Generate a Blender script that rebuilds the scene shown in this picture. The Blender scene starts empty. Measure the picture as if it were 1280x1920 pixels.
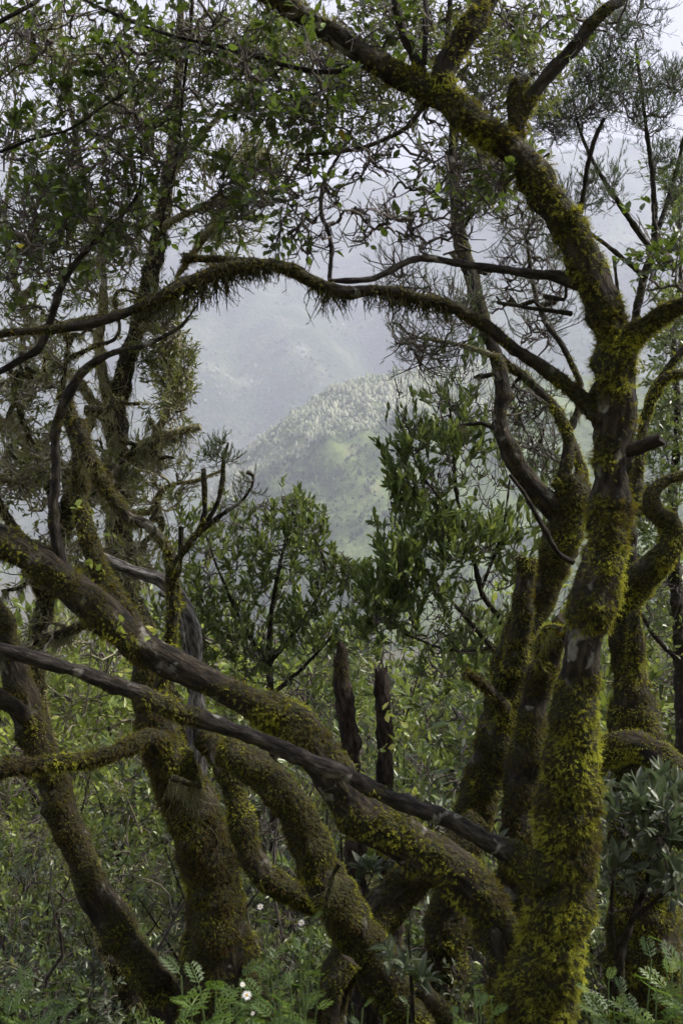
import bpy, math
import numpy as np
from mathutils import Matrix, Vector

# ------------------------------------------------------------------ camera, sky, sun, exposure
SC = bpy.context.scene
COL = SC.collection
CAM_Z = 1.55
F = 2059.0                      # focal length in photo pixels (1280 x 1920)

cam_data = bpy.data.cameras.new('camera')
cam_data.sensor_fit = 'VERTICAL'
cam_data.sensor_height = 36.0
cam_data.sensor_width = 24.0
cam_data.lens = F * 36.0 / 1920.0
cam_data.clip_start = 0.05
cam_data.clip_end = 30000.0
cam_data.dof.use_dof = True
cam_data.dof.focus_distance = 8.0
cam_data.dof.aperture_fstop = 11.0
cam = bpy.data.objects.new('camera', cam_data)
cam.location = (0, 0, CAM_Z)
cam.rotation_euler = (math.radians(90), 0, 0)
COL.objects.link(cam)
SC.camera = cam

SUN_EL, SUN_AZ = math.radians(47), math.radians(82)      # azimuth clockwise from +Y (the view direction)
world = bpy.data.worlds.new('World')
SC.world = world
world.use_nodes = True
wt = world.node_tree
wt.nodes.clear()
w_out = wt.nodes.new('ShaderNodeOutputWorld')
w_bg = wt.nodes.new('ShaderNodeBackground')
w_sky = wt.nodes.new('ShaderNodeTexSky')
w_sky.sky_type = 'NISHITA'
w_sky.sun_disc = False
w_sky.sun_elevation = SUN_EL
w_sky.sun_rotation = SUN_AZ
w_sky.air_density = 1.0
w_sky.dust_density = 3.0
w_tc = wt.nodes.new('ShaderNodeTexCoord')
w_noise = wt.nodes.new('ShaderNodeTexNoise')
w_noise.inputs['Scale'].default_value = 2.2
w_noise.inputs['Detail'].default_value = 7
w_noise.inputs['Roughness'].default_value = 0.55
w_ramp = wt.nodes.new('ShaderNodeValToRGB')
w_ramp.color_ramp.elements[0].position = 0.3
w_ramp.color_ramp.elements[0].color = (4.5, 4.6, 5.3, 1)
w_ramp.color_ramp.elements[1].position = 0.7
w_ramp.color_ramp.elements[1].color = (6.5, 6.55, 7.1, 1)
w_mix = wt.nodes.new('ShaderNodeMix')
w_mix.data_type = 'RGBA'
w_mix.inputs[0].default_value = 0.82
wt.links.new(w_tc.outputs['Generated'], w_noise.inputs['Vector'])
wt.links.new(w_noise.outputs['Fac'], w_ramp.inputs['Fac'])
wt.links.new(w_sky.outputs['Color'], w_mix.inputs[6])
wt.links.new(w_ramp.outputs['Color'], w_mix.inputs[7])
wt.links.new(w_mix.outputs[2], w_bg.inputs['Color'])
w_bg.inputs['Strength'].default_value = 0.062
wt.links.new(w_bg.outputs['Background'], w_out.inputs['Surface'])

sun_data = bpy.data.lights.new('sun', 'SUN')
sun_data.energy = 5.0
sun_data.angle = math.radians(4.0)
sun_data.color = (1.0, 0.94, 0.86)
sun = bpy.data.objects.new('sun', sun_data)
sdir = Vector((math.sin(SUN_AZ) * math.cos(SUN_EL), math.cos(SUN_AZ) * math.cos(SUN_EL), math.sin(SUN_EL)))
sun.rotation_euler = sdir.to_track_quat('Z', 'Y').to_euler()
COL.objects.link(sun)

SC.view_settings.view_transform = 'Standard'
SC.view_settings.look = 'None'
SC.view_settings.gamma = 1.0
SC.view_settings.use_curve_mapping = False
SC.view_settings.exposure = 1.3
SC.cycles.max_bounces = 5
SC.cycles.diffuse_bounces = 2
SC.cycles.glossy_bounces = 2
SC.cycles.transmission_bounces = 3
SC.cycles.volume_bounces = 1
SC.cycles.transparent_max_bounces = 4
SC.cycles.use_denoising = True
SC.cycles.use_adaptive_sampling = True
SC.cycles.adaptive_threshold = 0.03
SC.cycles.sample_clamp_indirect = 4.0

rng = np.random.default_rng(7)


# ------------------------------------------------------------------ helpers: maths
def P(px, py, d):
    """a point d metres ahead that the photo shows at (px, py)"""
    return np.array([(px - 640.0) / F * d, d, CAM_Z + (960.0 - py) / F * d])


def project(p):
    d = np.maximum(p[..., 1], 0.05)
    return 640 + p[..., 0] / d * F, 960 - (p[..., 2] - CAM_Z) / d * F


def unit(v):
    return v / np.maximum(np.linalg.norm(v, axis=-1, keepdims=True), 1e-9)


def _hash(ix, iy, iz, seed):
    h = (ix * 374761393 + iy * 668265263 + iz * 2147483647 + seed * 974711) & 0xFFFFFFFF
    h = ((h ^ (h >> 13)) * 1274126177) & 0xFFFFFFFF
    h = h ^ (h >> 16)
    return (h & 0xFFFFFF) / float(0xFFFFFF)


def vnoise(p, seed=0):
    p = np.asarray(p, float)
    i = np.floor(p).astype(np.int64)
    f = p - i
    f = f * f * (3 - 2 * f)
    r = 0
    for dx in (0, 1):
        for dy in (0, 1):
            for dz in (0, 1):
                w = (f[..., 0] if dx else 1 - f[..., 0]) * (f[..., 1] if dy else 1 - f[..., 1]) * (f[..., 2] if dz else 1 - f[..., 2])
                r = r + w * _hash(i[..., 0] + dx, i[..., 1] + dy, i[..., 2] + dz, seed)
    return r * 2 - 1


def fbm(p, octaves=4, seed=0):
    a, s, r = 1.0, 1.0, 0
    for o in range(octaves):
        r = r + a * vnoise(np.asarray(p) * s, seed + o * 17)
        a *= 0.5
        s *= 2.03
    return r


def in_poly(x, y, poly):
    inside = np.zeros(np.shape(x), bool)
    n = len(poly)
    for i in range(n):
        x0, y0 = poly[i]
        x1, y1 = poly[(i + 1) % n]
        c = ((y0 > y) != (y1 > y)) & (x < (x1 - x0) * (y - y0) / (y1 - y0 + 1e-9) + x0)
        inside ^= c
    return inside


# the opening in the wood through which the valley is seen: nothing grows there
OPENING = [(345, 610), (400, 565), (470, 548), (560, 545), (640, 560), (712, 585), (728, 640), (712, 700), (722, 770), (700, 860), (712, 930), (690, 1010), (675, 1075), (650, 1050), (610, 960), (570, 905), (510, 920), (450, 935), (440, 905), (375, 835), (390, 720), (375, 690)]


# ------------------------------------------------------------------ helpers: meshes and objects
class Geo:
    """collects vertices, faces and vertex attributes for ONE mesh"""
    def __init__(self):
        self.v, self.f, self.a, self.n = [], [], {}, 0

    def add(self, v, faces, **attrs):
        v = np.asarray(v, np.float32).reshape(-1, 3)
        faces = np.asarray(faces, np.int64)
        if len(v) == 0:
            return
        self.f.append(faces + self.n)
        self.v.append(v)
        for k, x in attrs.items():
            self.a.setdefault(k, []).append(np.asarray(x, np.float32).reshape(len(v), -1))
        self.n += len(v)

    def mesh(self, name, mat, smooth=False):
        me = bpy.data.meshes.new(name)
        if not self.v:
            return me
        v = np.concatenate(self.v)
        me.vertices.add(len(v))
        me.vertices.foreach_set('co', v.ravel())
        loops = np.concatenate([f.ravel() for f in self.f])
        tot = np.concatenate([np.full(len(f), f.shape[1]) for f in self.f])
        start = np.concatenate([[0], np.cumsum(tot)[:-1]])
        me.loops.add(len(loops))
        me.loops.foreach_set('vertex_index', loops.astype(np.int32))
        me.polygons.add(len(tot))
        me.polygons.foreach_set('loop_start', start.astype(np.int32))
        me.polygons.foreach_set('loop_total', tot.astype(np.int32))
        if smooth:
            me.polygons.foreach_set('use_smooth', np.ones(len(tot), bool))
        for k, xs in self.a.items():
            x = np.concatenate(xs)
            if x.shape[1] == 1:
                at = me.attributes.new(k, 'FLOAT', 'POINT')
                at.data.foreach_set('value', x.ravel())
            else:
                at = me.attributes.new(k, 'FLOAT_VECTOR', 'POINT')
                at.data.foreach_set('vector', x.ravel())
        me.update(calc_edges=True)
        me.materials.append(mat)
        return me


def link(name, me, parent=None):
    o = bpy.data.objects.new(name, me)
    COL.objects.link(o)
    if parent is not None:
        o.parent = parent
        o.matrix_parent_inverse = Matrix.Translation(-parent.location)
    return o


def thing(name, label, cat, loc, group=None):
    o = bpy.data.objects.new(name, None)
    o.empty_display_size = 0.1
    o.location = [float(c) for c in loc]
    o['label'] = label
    o['category'] = cat
    if group:
        o['group'] = group
    COL.objects.link(o)
    return o


def structure(o):
    o['kind'] = 'structure'
    return o


def stuff(o, label=None, cat=None):
    o['kind'] = 'stuff'
    if label:
        o['label'] = label
        o['category'] = cat
    return o


def copy_thing(src, loc, rotz, scale, label, group):
    r = src.copy()
    COL.objects.link(r)
    r.location = [float(c) for c in loc]
    r.rotation_euler = (0, 0, rotz)
    r.scale = (scale, scale, scale)
    r['label'] = label
    r['group'] = group
    for ch in src.children:
        c = ch.copy()
        COL.objects.link(c)
        c.parent = r
        for g in ch.children:
            d = g.copy()
            COL.objects.link(d)
            d.parent = c
    return r


def scatter(tv, tf, pos, axis, nrm, size, widen=None):
    """copies of a small template (x across, y along, z up) at pos -> vertices, faces"""
    y = unit(axis)
    x = unit(np.cross(y, nrm))
    z = np.cross(x, y)
    s = np.asarray(size, float)[:, None, None]
    wx = s if widen is None else s * np.asarray(widen, float)[:, None, None]
    v = pos[:, None, :] + wx * tv[None, :, 0:1] * x[:, None, :] + s * (tv[None, :, 1:2] * y[:, None, :] + tv[None, :, 2:3] * z[:, None, :])
    n, t = len(pos), len(tv)
    f = tf[None] + (np.arange(n) * t)[:, None, None]
    return v.reshape(-1, 3), f.reshape(-1, tf.shape[1])


def frame_matrix(pos, axis, nrm, size, widen=1.0):
    y = unit(axis)
    x = unit(np.cross(y, nrm))
    z = np.cross(x, y)
    m = np.eye(4)
    m[:3, 0], m[:3, 1], m[:3, 2], m[:3, 3] = x * size * widen, y * size, z * size, pos
    return Matrix(m.tolist())


# leaf templates: length 1 along y
def leaf_template(width, seg=3, fold=0.10, droop=0.12, power=0.8):
    t = np.linspace(0, 1, seg + 2)
    w = width * np.sin(np.pi * t ** power) ** 0.8
    v, f = [(0, 0, 0)], []
    for i in range(1, seg + 1):
        zc = -droop * t[i] ** 2
        v += [(-w[i], t[i], zc + fold * w[i] / width * .6), (0, t[i], zc - 0.02), (w[i], t[i], zc + fold * w[i] / width * .6)]
    v.append((0, 1, -droop))
    f += [(0, 2, 1), (0, 3, 2)]
    for i in range(seg - 1):
        a, b = 1 + 3 * i, 4 + 3 * i
        f += [(a, a + 1, b + 1), (a, b + 1, b), (a + 1, a + 2, b + 2), (a + 1, b + 2, b + 1)]
    a, n = 1 + 3 * (seg - 1), len(v) - 1
    f += [(a, a + 1, n), (a + 1, a + 2, n)]
    return np.array(v, float), np.array(f)


LEAF_BROAD = leaf_template(0.30, 2)
LEAF_LAUREL = leaf_template(0.17, 2)
LEAF_NARROW = leaf_template(0.12, 1, droop=0.2)
LEAF_SMALL = leaf_template(0.22, 1)
NEEDLE = (np.array([(-.06, 0, 0), (.06, 0, 0), (0.05, .7, .04), (-.05, .7, .04), (0, 1, 0)], float), np.array([(0, 1, 2), (0, 2, 3), (3, 2, 4)]))
# moss frond: a spine with barbs left and right
_mv, _mf = [(-.05, 0, 0), (.05, 0, 0), (0, 1, -.22)], [(0, 1, 2)]
for _t, _l in ((.10, .26), (.34, .30), (.58, .22)):
    for _s in (-1, 1):
        _i = len(_mv)
        _mv += [(0, _t, -.2 * _t * _t), (0, _t + .10, -.2 * _t * _t), (_s * _l, _t + .24, -.2 * _t * _t - .08)]
        _mf.append((_i, _i + 1, _i + 2))
FROND = (np.array(_mv, float), np.array(_mf))
FROND_LO = (np.array([(-.10, 0, 0), (.08, 0, 0), (.16, .9, -.10), (-.08, .05, 0), (.10, .05, 0), (-.2, 1, -.16)], float), np.array([(0, 1, 2), (3, 4, 5)]))
SPRIG = (np.array([(-.10, 0, 0), (.10, 0, 0), (.13, .5, .05), (-.13, .5, .05), (0, 1, -.1)], float), np.array([(0, 1, 2), (0, 2, 3), (3, 2, 4)]))


def tubes(poly, rad, k=3, ref=(0.31, 0.25, 0.92)):
    """a batch of tubes: poly (B, n, 3), rad (B, n)"""
    B, n, _ = poly.shape
    t = unit(np.gradient(poly, axis=1))
    r = np.broadcast_to(np.asarray(ref, float), t.shape)
    u = unit(np.cross(t, r))
    w = np.cross(t, u)
    a = np.arange(k) * 2 * math.pi / k
    v = poly[:, :, None, :] + rad[:, :, None, None] * (np.cos(a)[:, None] * u[:, :, None, :] + np.sin(a)[:, None] * w[:, :, None, :])
    i = np.arange(n - 1)[:, None] * k
    j = np.arange(k)[None]
    q = np.stack([i + j, i + (j + 1) % k, i + k + (j + 1) % k, i + k + j], -1).reshape(-1, 4)
    f = q[None] + (np.arange(B) * n * k)[:, None, None]
    return v.reshape(-1, 3), f.reshape(-1, 4)


def resample(pts, vals, step):
    """Catmull-Rom through pts, at about one point per step"""
    pts, vals = np.asarray(pts, float), np.asarray(vals, float)
    p = np.vstack([2 * pts[0] - pts[1], pts, 2 * pts[-1] - pts[-2]])
    out, ov = [], []
    for i in range(len(pts) - 1):
        a, b, c, d = p[i:i + 4]
        m = max(2, int(np.linalg.norm(c - b) / step))
        t = (np.arange(m) / m)[:, None]
        out.append(0.5 * (2 * b + (c - a) * t + (2 * a - 5 * b + 4 * c - d) * t ** 2 + (3 * b - a - 3 * c + d) * t ** 3))
        ov.append(vals[i] + (vals[i + 1] - vals[i]) * t[:, 0])
    out.append(pts[-1:])
    ov.append(vals[-1:])
    return np.concatenate(out), np.concatenate(ov)


class Limb:
    """a lumpy swept limb; path rows are (px, py, width in photo pixels, distance)"""
    def __init__(self, path, lump=0.2, step=None, k=None, wander=0.25, seed=None, world=None, scale=0.68):
        path = np.asarray(path, float)
        if world is None:
            pts = np.array([P(a, b, d) for a, b, w, d in path])
            rad = path[:, 2] * 0.5 / F * path[:, 3] * scale
        else:
            pts, rad = path[:, :3], path[:, 3]
        rm = float(np.median(rad))
        self.seed = int(rng.integers(1e6)) if seed is None else seed
        self.c, self.r = resample(pts, rad, step or max(0.012, rm * 0.45))
        s = np.concatenate([[0], np.cumsum(np.linalg.norm(np.diff(self.c, axis=0), axis=1))])
        self.s = s
        fr = 1.0 / max(rm * 7, 0.04)
        q = np.stack([s * fr, s * 0, s * 0], -1)
        fade = np.minimum(1, np.minimum(s, s[-1] - s) / (rm * 5 + 1e-6))
        off = np.stack([vnoise(q + 5.3, self.seed), vnoise(q + 17.1, self.seed + 1), vnoise(q + 33.7, self.seed + 2)], -1)
        self.c = self.c + off * (wander * self.r * fade)[:, None]
        self.k = k or (18 if rm > 0.03 else 12 if rm > 0.012 else 8)
        self.t = unit(np.gradient(self.c, axis=0))
        ref = np.broadcast_to(np.array([0.06, 1.0, 0.03]), self.t.shape)
        self.u = unit(np.cross(self.t, ref))
        self.w = np.cross(self.t, self.u)
        a = np.arange(self.k) * 2 * math.pi / self.k
        d = np.cos(a)[None, :, None] * self.u[:, None] + np.sin(a)[None, :, None] * self.w[:, None]
        p0 = self.c[:, None] + d * self.r[:, None, None]
        g = 1 + lump * fbm(p0 / (rm * 2.6), 3, self.seed + 5) + 0.5 * lump * fbm(p0 / (rm * 0.7), 2, self.seed + 9)
        kn = np.random.default_rng(self.seed + 3)
        for q in range(int(s[-1] / max(rm * 9, 0.05)) if world is None else 0):
            ks, ka, kw = kn.uniform(0, s[-1]), kn.uniform(0, 6.28), kn.uniform(0.6, 1.3) * rm
            da = (a[None] - ka + math.pi) % (2 * math.pi) - math.pi
            g = g + kn.uniform(0.15, 0.5) * np.exp(-((s[:, None] - ks) / kw) ** 2 - (da / 0.75) ** 2)
        self.v = self.c[:, None] + d * (self.r[:, None] * g)[..., None]
        self.d = d
        self.rr = self.r[:, None] * g
        self.a = a

    def geo(self, moss=0.5, mscale=0.09, jag=0.0):
        n, k = len(self.c), self.k
        i = np.arange(n - 1)[:, None] * k
        j = np.arange(k)[None]
        q = np.stack([i + j, i + (j + 1) % k, i + k + (j + 1) % k, i + k + j], -1).reshape(-1, 4)
        if jag:
            self.v[-1] += self.t[-1] * (jag * self.r[-1] * rng.uniform(0, 1, (k, 1)))
        self.puff(moss, mscale)
        v = self.v.copy()
        bc = np.stack([np.cos(self.a)[None] * self.r[:, None], np.sin(self.a)[None] * self.r[:, None], np.repeat(self.s[:, None], k, 1)], -1)
        m = self.moss_field(v.reshape(-1, 3), moss, mscale)
        g = Geo()
        g.add(v, q, barkco=bc.reshape(-1, 3), moss=m)
        for e, ring in ((0, np.arange(k)[::-1]), (n - 1, np.arange(k) + (n - 1) * k)):
            cv = self.c[e] + (self.t[e] * (-1 if e == 0 else 1) * self.r[e] * (0.3 if not jag else -0.3))
            vv = np.vstack([v.reshape(-1, 3)[ring], cv])
            g.add(vv, [(x, (x + 1) % k, k) for x in range(k)], barkco=np.zeros((k + 1, 3)), moss=np.zeros(k + 1))
        return g

    def puff(self, moss, mscale):
        """moss swells the limb into cushions"""
        f = self.moss_field(self.v, moss, mscale)
        lump = 0.45 + 0.75 * fbm(self.v / 0.04, 3, 55)
        self.v = self.v + self.d * (f * np.clip(lump, 0, 1.5) * np.minimum(0.018, 0.3 * self.r[:, None]))[..., None]

    def moss_field(self, p, amount, mscale=0.09):
        if not np.isscalar(amount):              # (horizontal or height, samples): thicker and barer stretches along the limb
            ax, at, val = amount
            amount = np.interp(p[..., ax], at, val)
        return np.clip((fbm(p / mscale, 4, 99) * 0.85 + (amount - 0.5) * 2.0) * 1.5 + 0.5, 0, 1)

    def sample(self, n):
        """n random points on the surface: position, normal, tangent"""
        wgt = self.r * np.gradient(self.s)
        i = rng.choice(len(self.c), n, p=wgt / wgt.sum())
        j = rng.integers(0, self.k, n)
        j2 = (j + 1) % self.k
        f = rng.random(n)[:, None]
        i2 = np.minimum(i + 1, len(self.c) - 1)
        h = rng.random(n)[:, None]
        p = (self.v[i, j] * (1 - f) + self.v[i, j2] * f) * (1 - h) + (self.v[i2, j] * (1 - f) + self.v[i2, j2] * f) * h
        nr = unit(self.d[i, j] * (1 - f) + self.d[i, j2] * f)
        return p, nr, self.t[i]

    def area(self):
        return float(np.sum(2 * math.pi * self.r * np.gradient(self.s)))


def polyline_grow(par, n_child, length, angle, npts=5, t0=0.15, wander=0.25, up=0.1, taper=True):
    """children of a batch of polylines: (B, n, 3) -> (B * n_child, npts, 3)"""
    B, n, _ = par.shape
    m = B * n_child
    b = np.repeat(np.arange(B), n_child)
    t = np.tile((np.arange(n_child) + 0.5) / n_child, B) + rng.uniform(-.5, .5, m) / n_child
    t = np.clip(t0 + (1 - t0) * t, 0, 0.999)
    x = t * (n - 1)
    i = x.astype(int)
    f = (x - i)[:, None]
    st = par[b, i] * (1 - f) + par[b, i + 1] * f
    tg = unit(par[b, i + 1] - par[b, i])
    rv = unit(rng.normal(size=(m, 3)))
    side = unit(rv - tg * np.sum(rv * tg, -1, keepdims=True))
    an = np.radians(rng.normal(angle, angle * 0.25, m))[:, None]
    d = tg * np.cos(an) + side * np.sin(an)
    L = length * rng.uniform(0.55, 1.25, m) * ((1.1 - 0.5 * t) if taper else 1)
    seg = (L / (npts - 1))[:, None]
    out = [st]
    for k in range(npts - 1):
        d = unit(d + rng.normal(size=(m, 3)) * wander + np.array([0, 0, up]))
        out.append(out[-1] + d * seg)
    return np.stack(out, 1)


def connect(skel, targets, npts=7, wander=0.10, sag=0.0, max_len=None, tangent=None):
    """twigs from the nearest point of a growing skeleton to each target, nearest first -> (B, npts, 3)"""
    nodes = np.asarray(skel, float)
    d0 = np.min(np.linalg.norm(targets[:, None] - nodes[None, ::max(1, len(nodes) // 200)], axis=-1), axis=1)
    order = np.argsort(d0)
    buf = np.empty((len(nodes) + len(targets) * npts, 3))
    n = len(nodes)
    buf[:n] = nodes
    res = []
    tt = np.linspace(0, 1, npts)[:, None]
    for i in order:
        T = targets[i]
        dd = np.linalg.norm(buf[:n] - T, axis=1)
        j = int(np.argmin(dd))
        L = dd[j]
        if L < 0.02 or (max_len and L > max_len):
            continue
        A = buf[j]
        bend = rng.normal(size=3) * L * 0.16 + np.array([0, 0, -sag * L])
        pl = A + (T - A) * tt + bend * (4 * tt * (1 - tt)) + rng.normal(size=(npts, 3)) * (wander * L / npts) * np.minimum(1, tt * 4)
        res.append(pl)
        buf[n:n + npts - 1] = pl[1:]
        n += npts - 1
    return np.array(res).reshape(-1, npts, 3)


def stray_limbs(parents, n, box, d, w0=13, w1=4, sag=0.15):
    """n thin crooked limbs from random points of the parent limbs to random points of a part of the picture"""
    src = np.concatenate([l.c for l in parents])
    out = []
    for q in range(n):
        T = P(rng.uniform(box[0], box[2]), rng.uniform(box[1], box[3]), d + rng.uniform(-.35, .35))
        dd = np.linalg.norm(src - T, axis=1) + rng.uniform(0, 0.5, len(src))
        A_ = src[int(np.argmin(dd))]
        L_ = np.linalg.norm(T - A_)
        if L_ < 0.12:
            continue
        t = np.linspace(0, 1, 6)[:, None]
        pts = A_ + (T - A_) * t + np.array([0, 0, sag * L_]) * np.sin(t * math.pi) * rng.uniform(-1, 1) + rng.normal(size=(6, 3)) * 0.07 * L_ * (t > 0)
        rad = np.linspace(w0, w1, 6) * 0.5 / F * d * rng.uniform(0.7, 1.3)
        out.append(Limb(np.concatenate([pts, rad[:, None]], 1), world=True, k=7, step=0.03, wander=0.6, lump=0.3))
        src = np.concatenate([src, out[-1].c[::3]])
    return out


def blob_points(blobs, jitter=1.0):
    """random points in screen-shaped ellipsoids (px, py, rx, ry, distance, depth spread, n)"""
    out = []
    for cx, cy, rx, ry, d, dd, n in blobs:
        q = unit(rng.normal(size=(n, 3))) * rng.random((n, 1)) ** (1 / 2.4)
        out += [P(cx + a * rx, cy + b * ry, d + c * dd) for a, b, c in q]
    return np.array(out)


def leaves_on(tw, k, size, spread=0.8, up=0.15, t0=0.25, flat=0.7, jitter=0.35):
    """leaf frames along twigs -> pos, axis, normal, size"""
    B, n, _ = tw.shape
    m = B * k
    b = np.repeat(np.arange(B), k)
    t = np.clip(np.tile(np.linspace(t0, 0.999, k), B) + rng.uniform(-.5, .5, m) * (0.9 / k), 0, 0.999)
    x = t * (n - 1)
    i = x.astype(int)
    f = (x - i)[:, None]
    p = tw[b, i] * (1 - f) + tw[b, i + 1] * f
    tg = unit(tw[b, i + 1] - tw[b, i])
    rv = unit(rng.normal(size=(m, 3)))
    side = unit(rv - tg * np.sum(rv * tg, -1, keepdims=True))
    ax = unit(tg + side * spread + np.array([0, 0, up]) + rng.normal(size=(m, 3)) * 0.12)
    nr = unit(np.array([0, 0, flat]) + tg * 0.3 + rng.normal(size=(m, 3)) * jitter)
    s = size * rng.uniform(0.6, 1.2, m)
    return p, ax, nr, s


def soft_project(p):
    x, y = project(p)
    q = p / (0.035 * np.maximum(p[..., 1:2], 1))
    return x + 40 * fbm(q, 2, 301), y + 40 * fbm(q, 2, 302)


def drop_opening(p, *rest, poly=OPENING):
    x, y = soft_project(p)
    keep = ~in_poly(x, y, poly)
    return (p[keep],) + tuple(r[keep] for r in rest)


def gaps(lv, scale, thr, seed):
    """thin foliage into clumps with gaps between them"""
    keep = fbm(lv[0] / scale, 2, seed) + rng.normal(0, 0.12, len(lv[0])) > thr
    return [q[keep] for q in lv]


def drop_twigs(tw, poly=OPENING):
    x, y = soft_project(tw[:, -1])
    x2, y2 = soft_project(tw[:, tw.shape[1] // 2])
    return tw[~(in_poly(x, y, poly) | in_poly(x2, y2, poly))]


# ------------------------------------------------------------------ materials
def new_mat(name):
    m = bpy.data.materials.new(name)
    m.use_nodes = True
    nt = m.node_tree
    nt.nodes.clear()
    return m, nt, nt.nodes.new, nt.links.new


def ramp(node, stops):
    cr = node.color_ramp
    while len(cr.elements) < len(stops):
        cr.elements.new(0.5)
    for e, (p, c) in zip(cr.elements, stops):
        e.position = p
        e.color = (*c, 1)


def leaf_mat(name, stops, rough=0.4, trans=0.35, tcol=(0.35, 0.5, 0.05), per_object=False, spec=0.5):
    m, nt, N, L = new_mat(name)
    out = N('ShaderNodeOutputMaterial')
    if per_object:
        src = N('ShaderNodeObjectInfo').outputs['Random']
    else:
        a = N('ShaderNodeAttribute')
        a.attribute_name = 'tint'
        src = a.outputs['Fac']
    cr = N('ShaderNodeValToRGB')
    ramp(cr, stops)
    L(src, cr.inputs['Fac'])
    b = N('ShaderNodeBsdfPrincipled')
    b.inputs['Roughness'].default_value = rough
    b.inputs['Specular IOR Level'].default_value = spec
    L(cr.outputs['Color'], b.inputs['Base Color'])
    t = N('ShaderNodeBsdfTranslucent')
    mx = N('ShaderNodeMix')
    mx.data_type = 'RGBA'
    mx.inputs[0].default_value = 0.45
    mx.inputs[7].default_value = (*tcol, 1)
    L(cr.outputs['Color'], mx.inputs[6])
    L(mx.outputs[2], t.inputs['Color'])
    ms = N('ShaderNodeMixShader')
    ms.inputs[0].default_value = trans
    L(b.outputs[0], ms.inputs[1])
    L(t.outputs[0], ms.inputs[2])
    L(ms.outputs[0], out.inputs['Surface'])
    return m


def bark_mat(name, dark, mid, pale, lichen, pale_amt=0.5, lichen_pos=0.62, moss_col=((0.007, 0.0065, 0.0025), (0.042, 0.04, 0.008)), bump=0.9):
    m, nt, N, L = new_mat(name)
    out = N('ShaderNodeOutputMaterial')
    b = N('ShaderNodeBsdfPrincipled')
    b.inputs['Roughness'].default_value = 0.85
    b.inputs['Specular IOR Level'].default_value = 0.25
    at = N('ShaderNodeAttribute')
    at.attribute_name = 'barkco'
    mp = N('ShaderNodeMapping')
    mp.inputs['Scale'].default_value = (1, 1, 0.28)
    L(at.outputs['Vector'], mp.inputs['Vector'])
    n1 = N('ShaderNodeTexNoise')
    n1.inputs['Scale'].default_value = 62
    n1.inputs['Detail'].default_value = 8
    n1.inputs['Roughness'].default_value = 0.65
    L(mp.outputs[0], n1.inputs['Vector'])
    c1 = N('ShaderNodeValToRGB')
    ramp(c1, [(0.40, dark), (0.50, mid), (0.64, pale)])
    L(n1.outputs['Fac'], c1.inputs['Fac'])
    tc = N('ShaderNodeTexCoord')
    n2 = N('ShaderNodeTexNoise')
    n2.inputs['Scale'].default_value = 14
    n2.inputs['Detail'].default_value = 8
    n2.inputs['Distortion'].default_value = 0.4
    L(tc.outputs['Object'], n2.inputs['Vector'])
    c2 = N('ShaderNodeValToRGB')
    ramp(c2, [(lichen_pos, (0, 0, 0)), (lichen_pos + 0.05, (1, 1, 1))])
    L(n2.outputs['Fac'], c2.inputs['Fac'])
    n3 = N('ShaderNodeTexNoise')
    n3.inputs['Scale'].default_value = 60
    n3.inputs['Detail'].default_value = 4
    L(tc.outputs['Object'], n3.inputs['Vector'])
    mul = N('ShaderNodeMath')
    mul.operation = 'MULTIPLY'
    L(c2.outputs['Color'], mul.inputs[0])
    L(n3.outputs['Fac'], mul.inputs[1])
    m1 = N('ShaderNodeMix')
    m1.data_type = 'RGBA'
    L(mul.outputs[0], m1.inputs[0])
    L(c1.outputs['Color'], m1.inputs[6])
    m1.inputs[7].default_value = (*lichen, 1)
    # thin felt of moss where the moss grows
    ma = N('ShaderNodeAttribute')
    ma.attribute_name = 'moss'
    n4 = N('ShaderNodeTexNoise')
    n4.inputs['Scale'].default_value = 75
    n4.inputs['Detail'].default_value = 4
    L(tc.outputs['Object'], n4.inputs['Vector'])
    c4 = N('ShaderNodeValToRGB')
    ramp(c4, [(0.35, moss_col[0]), (0.65, moss_col[1])])
    L(n4.outputs['Fac'], c4.inputs['Fac'])
    m2 = N('ShaderNodeMix')
    m2.data_type = 'RGBA'
    L(ma.outputs['Fac'], m2.inputs[0])
    L(m1.outputs[2], m2.inputs[6])
    L(c4.outputs['Color'], m2.inputs[7])
    L(m2.outputs[2], b.inputs['Base Color'])
    bp = N('ShaderNodeBump')
    bp.inputs['Strength'].default_value = bump
    bp.inputs['Distance'].default_value = 0.025
    mh = N('ShaderNodeMix')
    L(ma.outputs['Fac'], mh.inputs[0])
    L(n1.outputs['Fac'], mh.inputs[2])
    L(n4.outputs['Fac'], mh.inputs[3])
    L(mh.outputs[0], bp.inputs['Height'])
    L(bp.outputs[0], b.inputs['Normal'])
    L(b.outputs[0], out.inputs['Surface'])
    return m


M_BARK = bark_mat('bark_mossy', (0.007, 0.005, 0.004), (0.024, 0.018, 0.011), (0.07, 0.057, 0.038), (0.36, 0.35, 0.30), lichen_pos=0.60)
M_BARK_GREY = bark_mat('bark_grey', (0.010, 0.008, 0.007), (0.032, 0.026, 0.022), (0.09, 0.078, 0.066), (0.40, 0.39, 0.34), lichen_pos=0.61)
M_BARK_DARK = bark_mat('bark_dark', (0.006, 0.004, 0.003), (0.02, 0.0145, 0.009), (0.06, 0.046, 0.03), (0.28, 0.28, 0.23), lichen_pos=0.62)
M_BARK_PALE = bark_mat('bark_lichen', (0.05, 0.042, 0.028), (0.13, 0.11, 0.07), (0.24, 0.22, 0.15), (0.4, 0.4, 0.28), lichen_pos=0.48, moss_col=((0.07, 0.06, 0.025), (0.24, 0.22, 0.10)))
M_BARK_DEAD = bark_mat('wood_dead', (0.007, 0.005, 0.004), (0.028, 0.019, 0.014), (0.085, 0.062, 0.048), (0.2, 0.18, 0.15), lichen_pos=0.7, bump=1.0)
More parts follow.
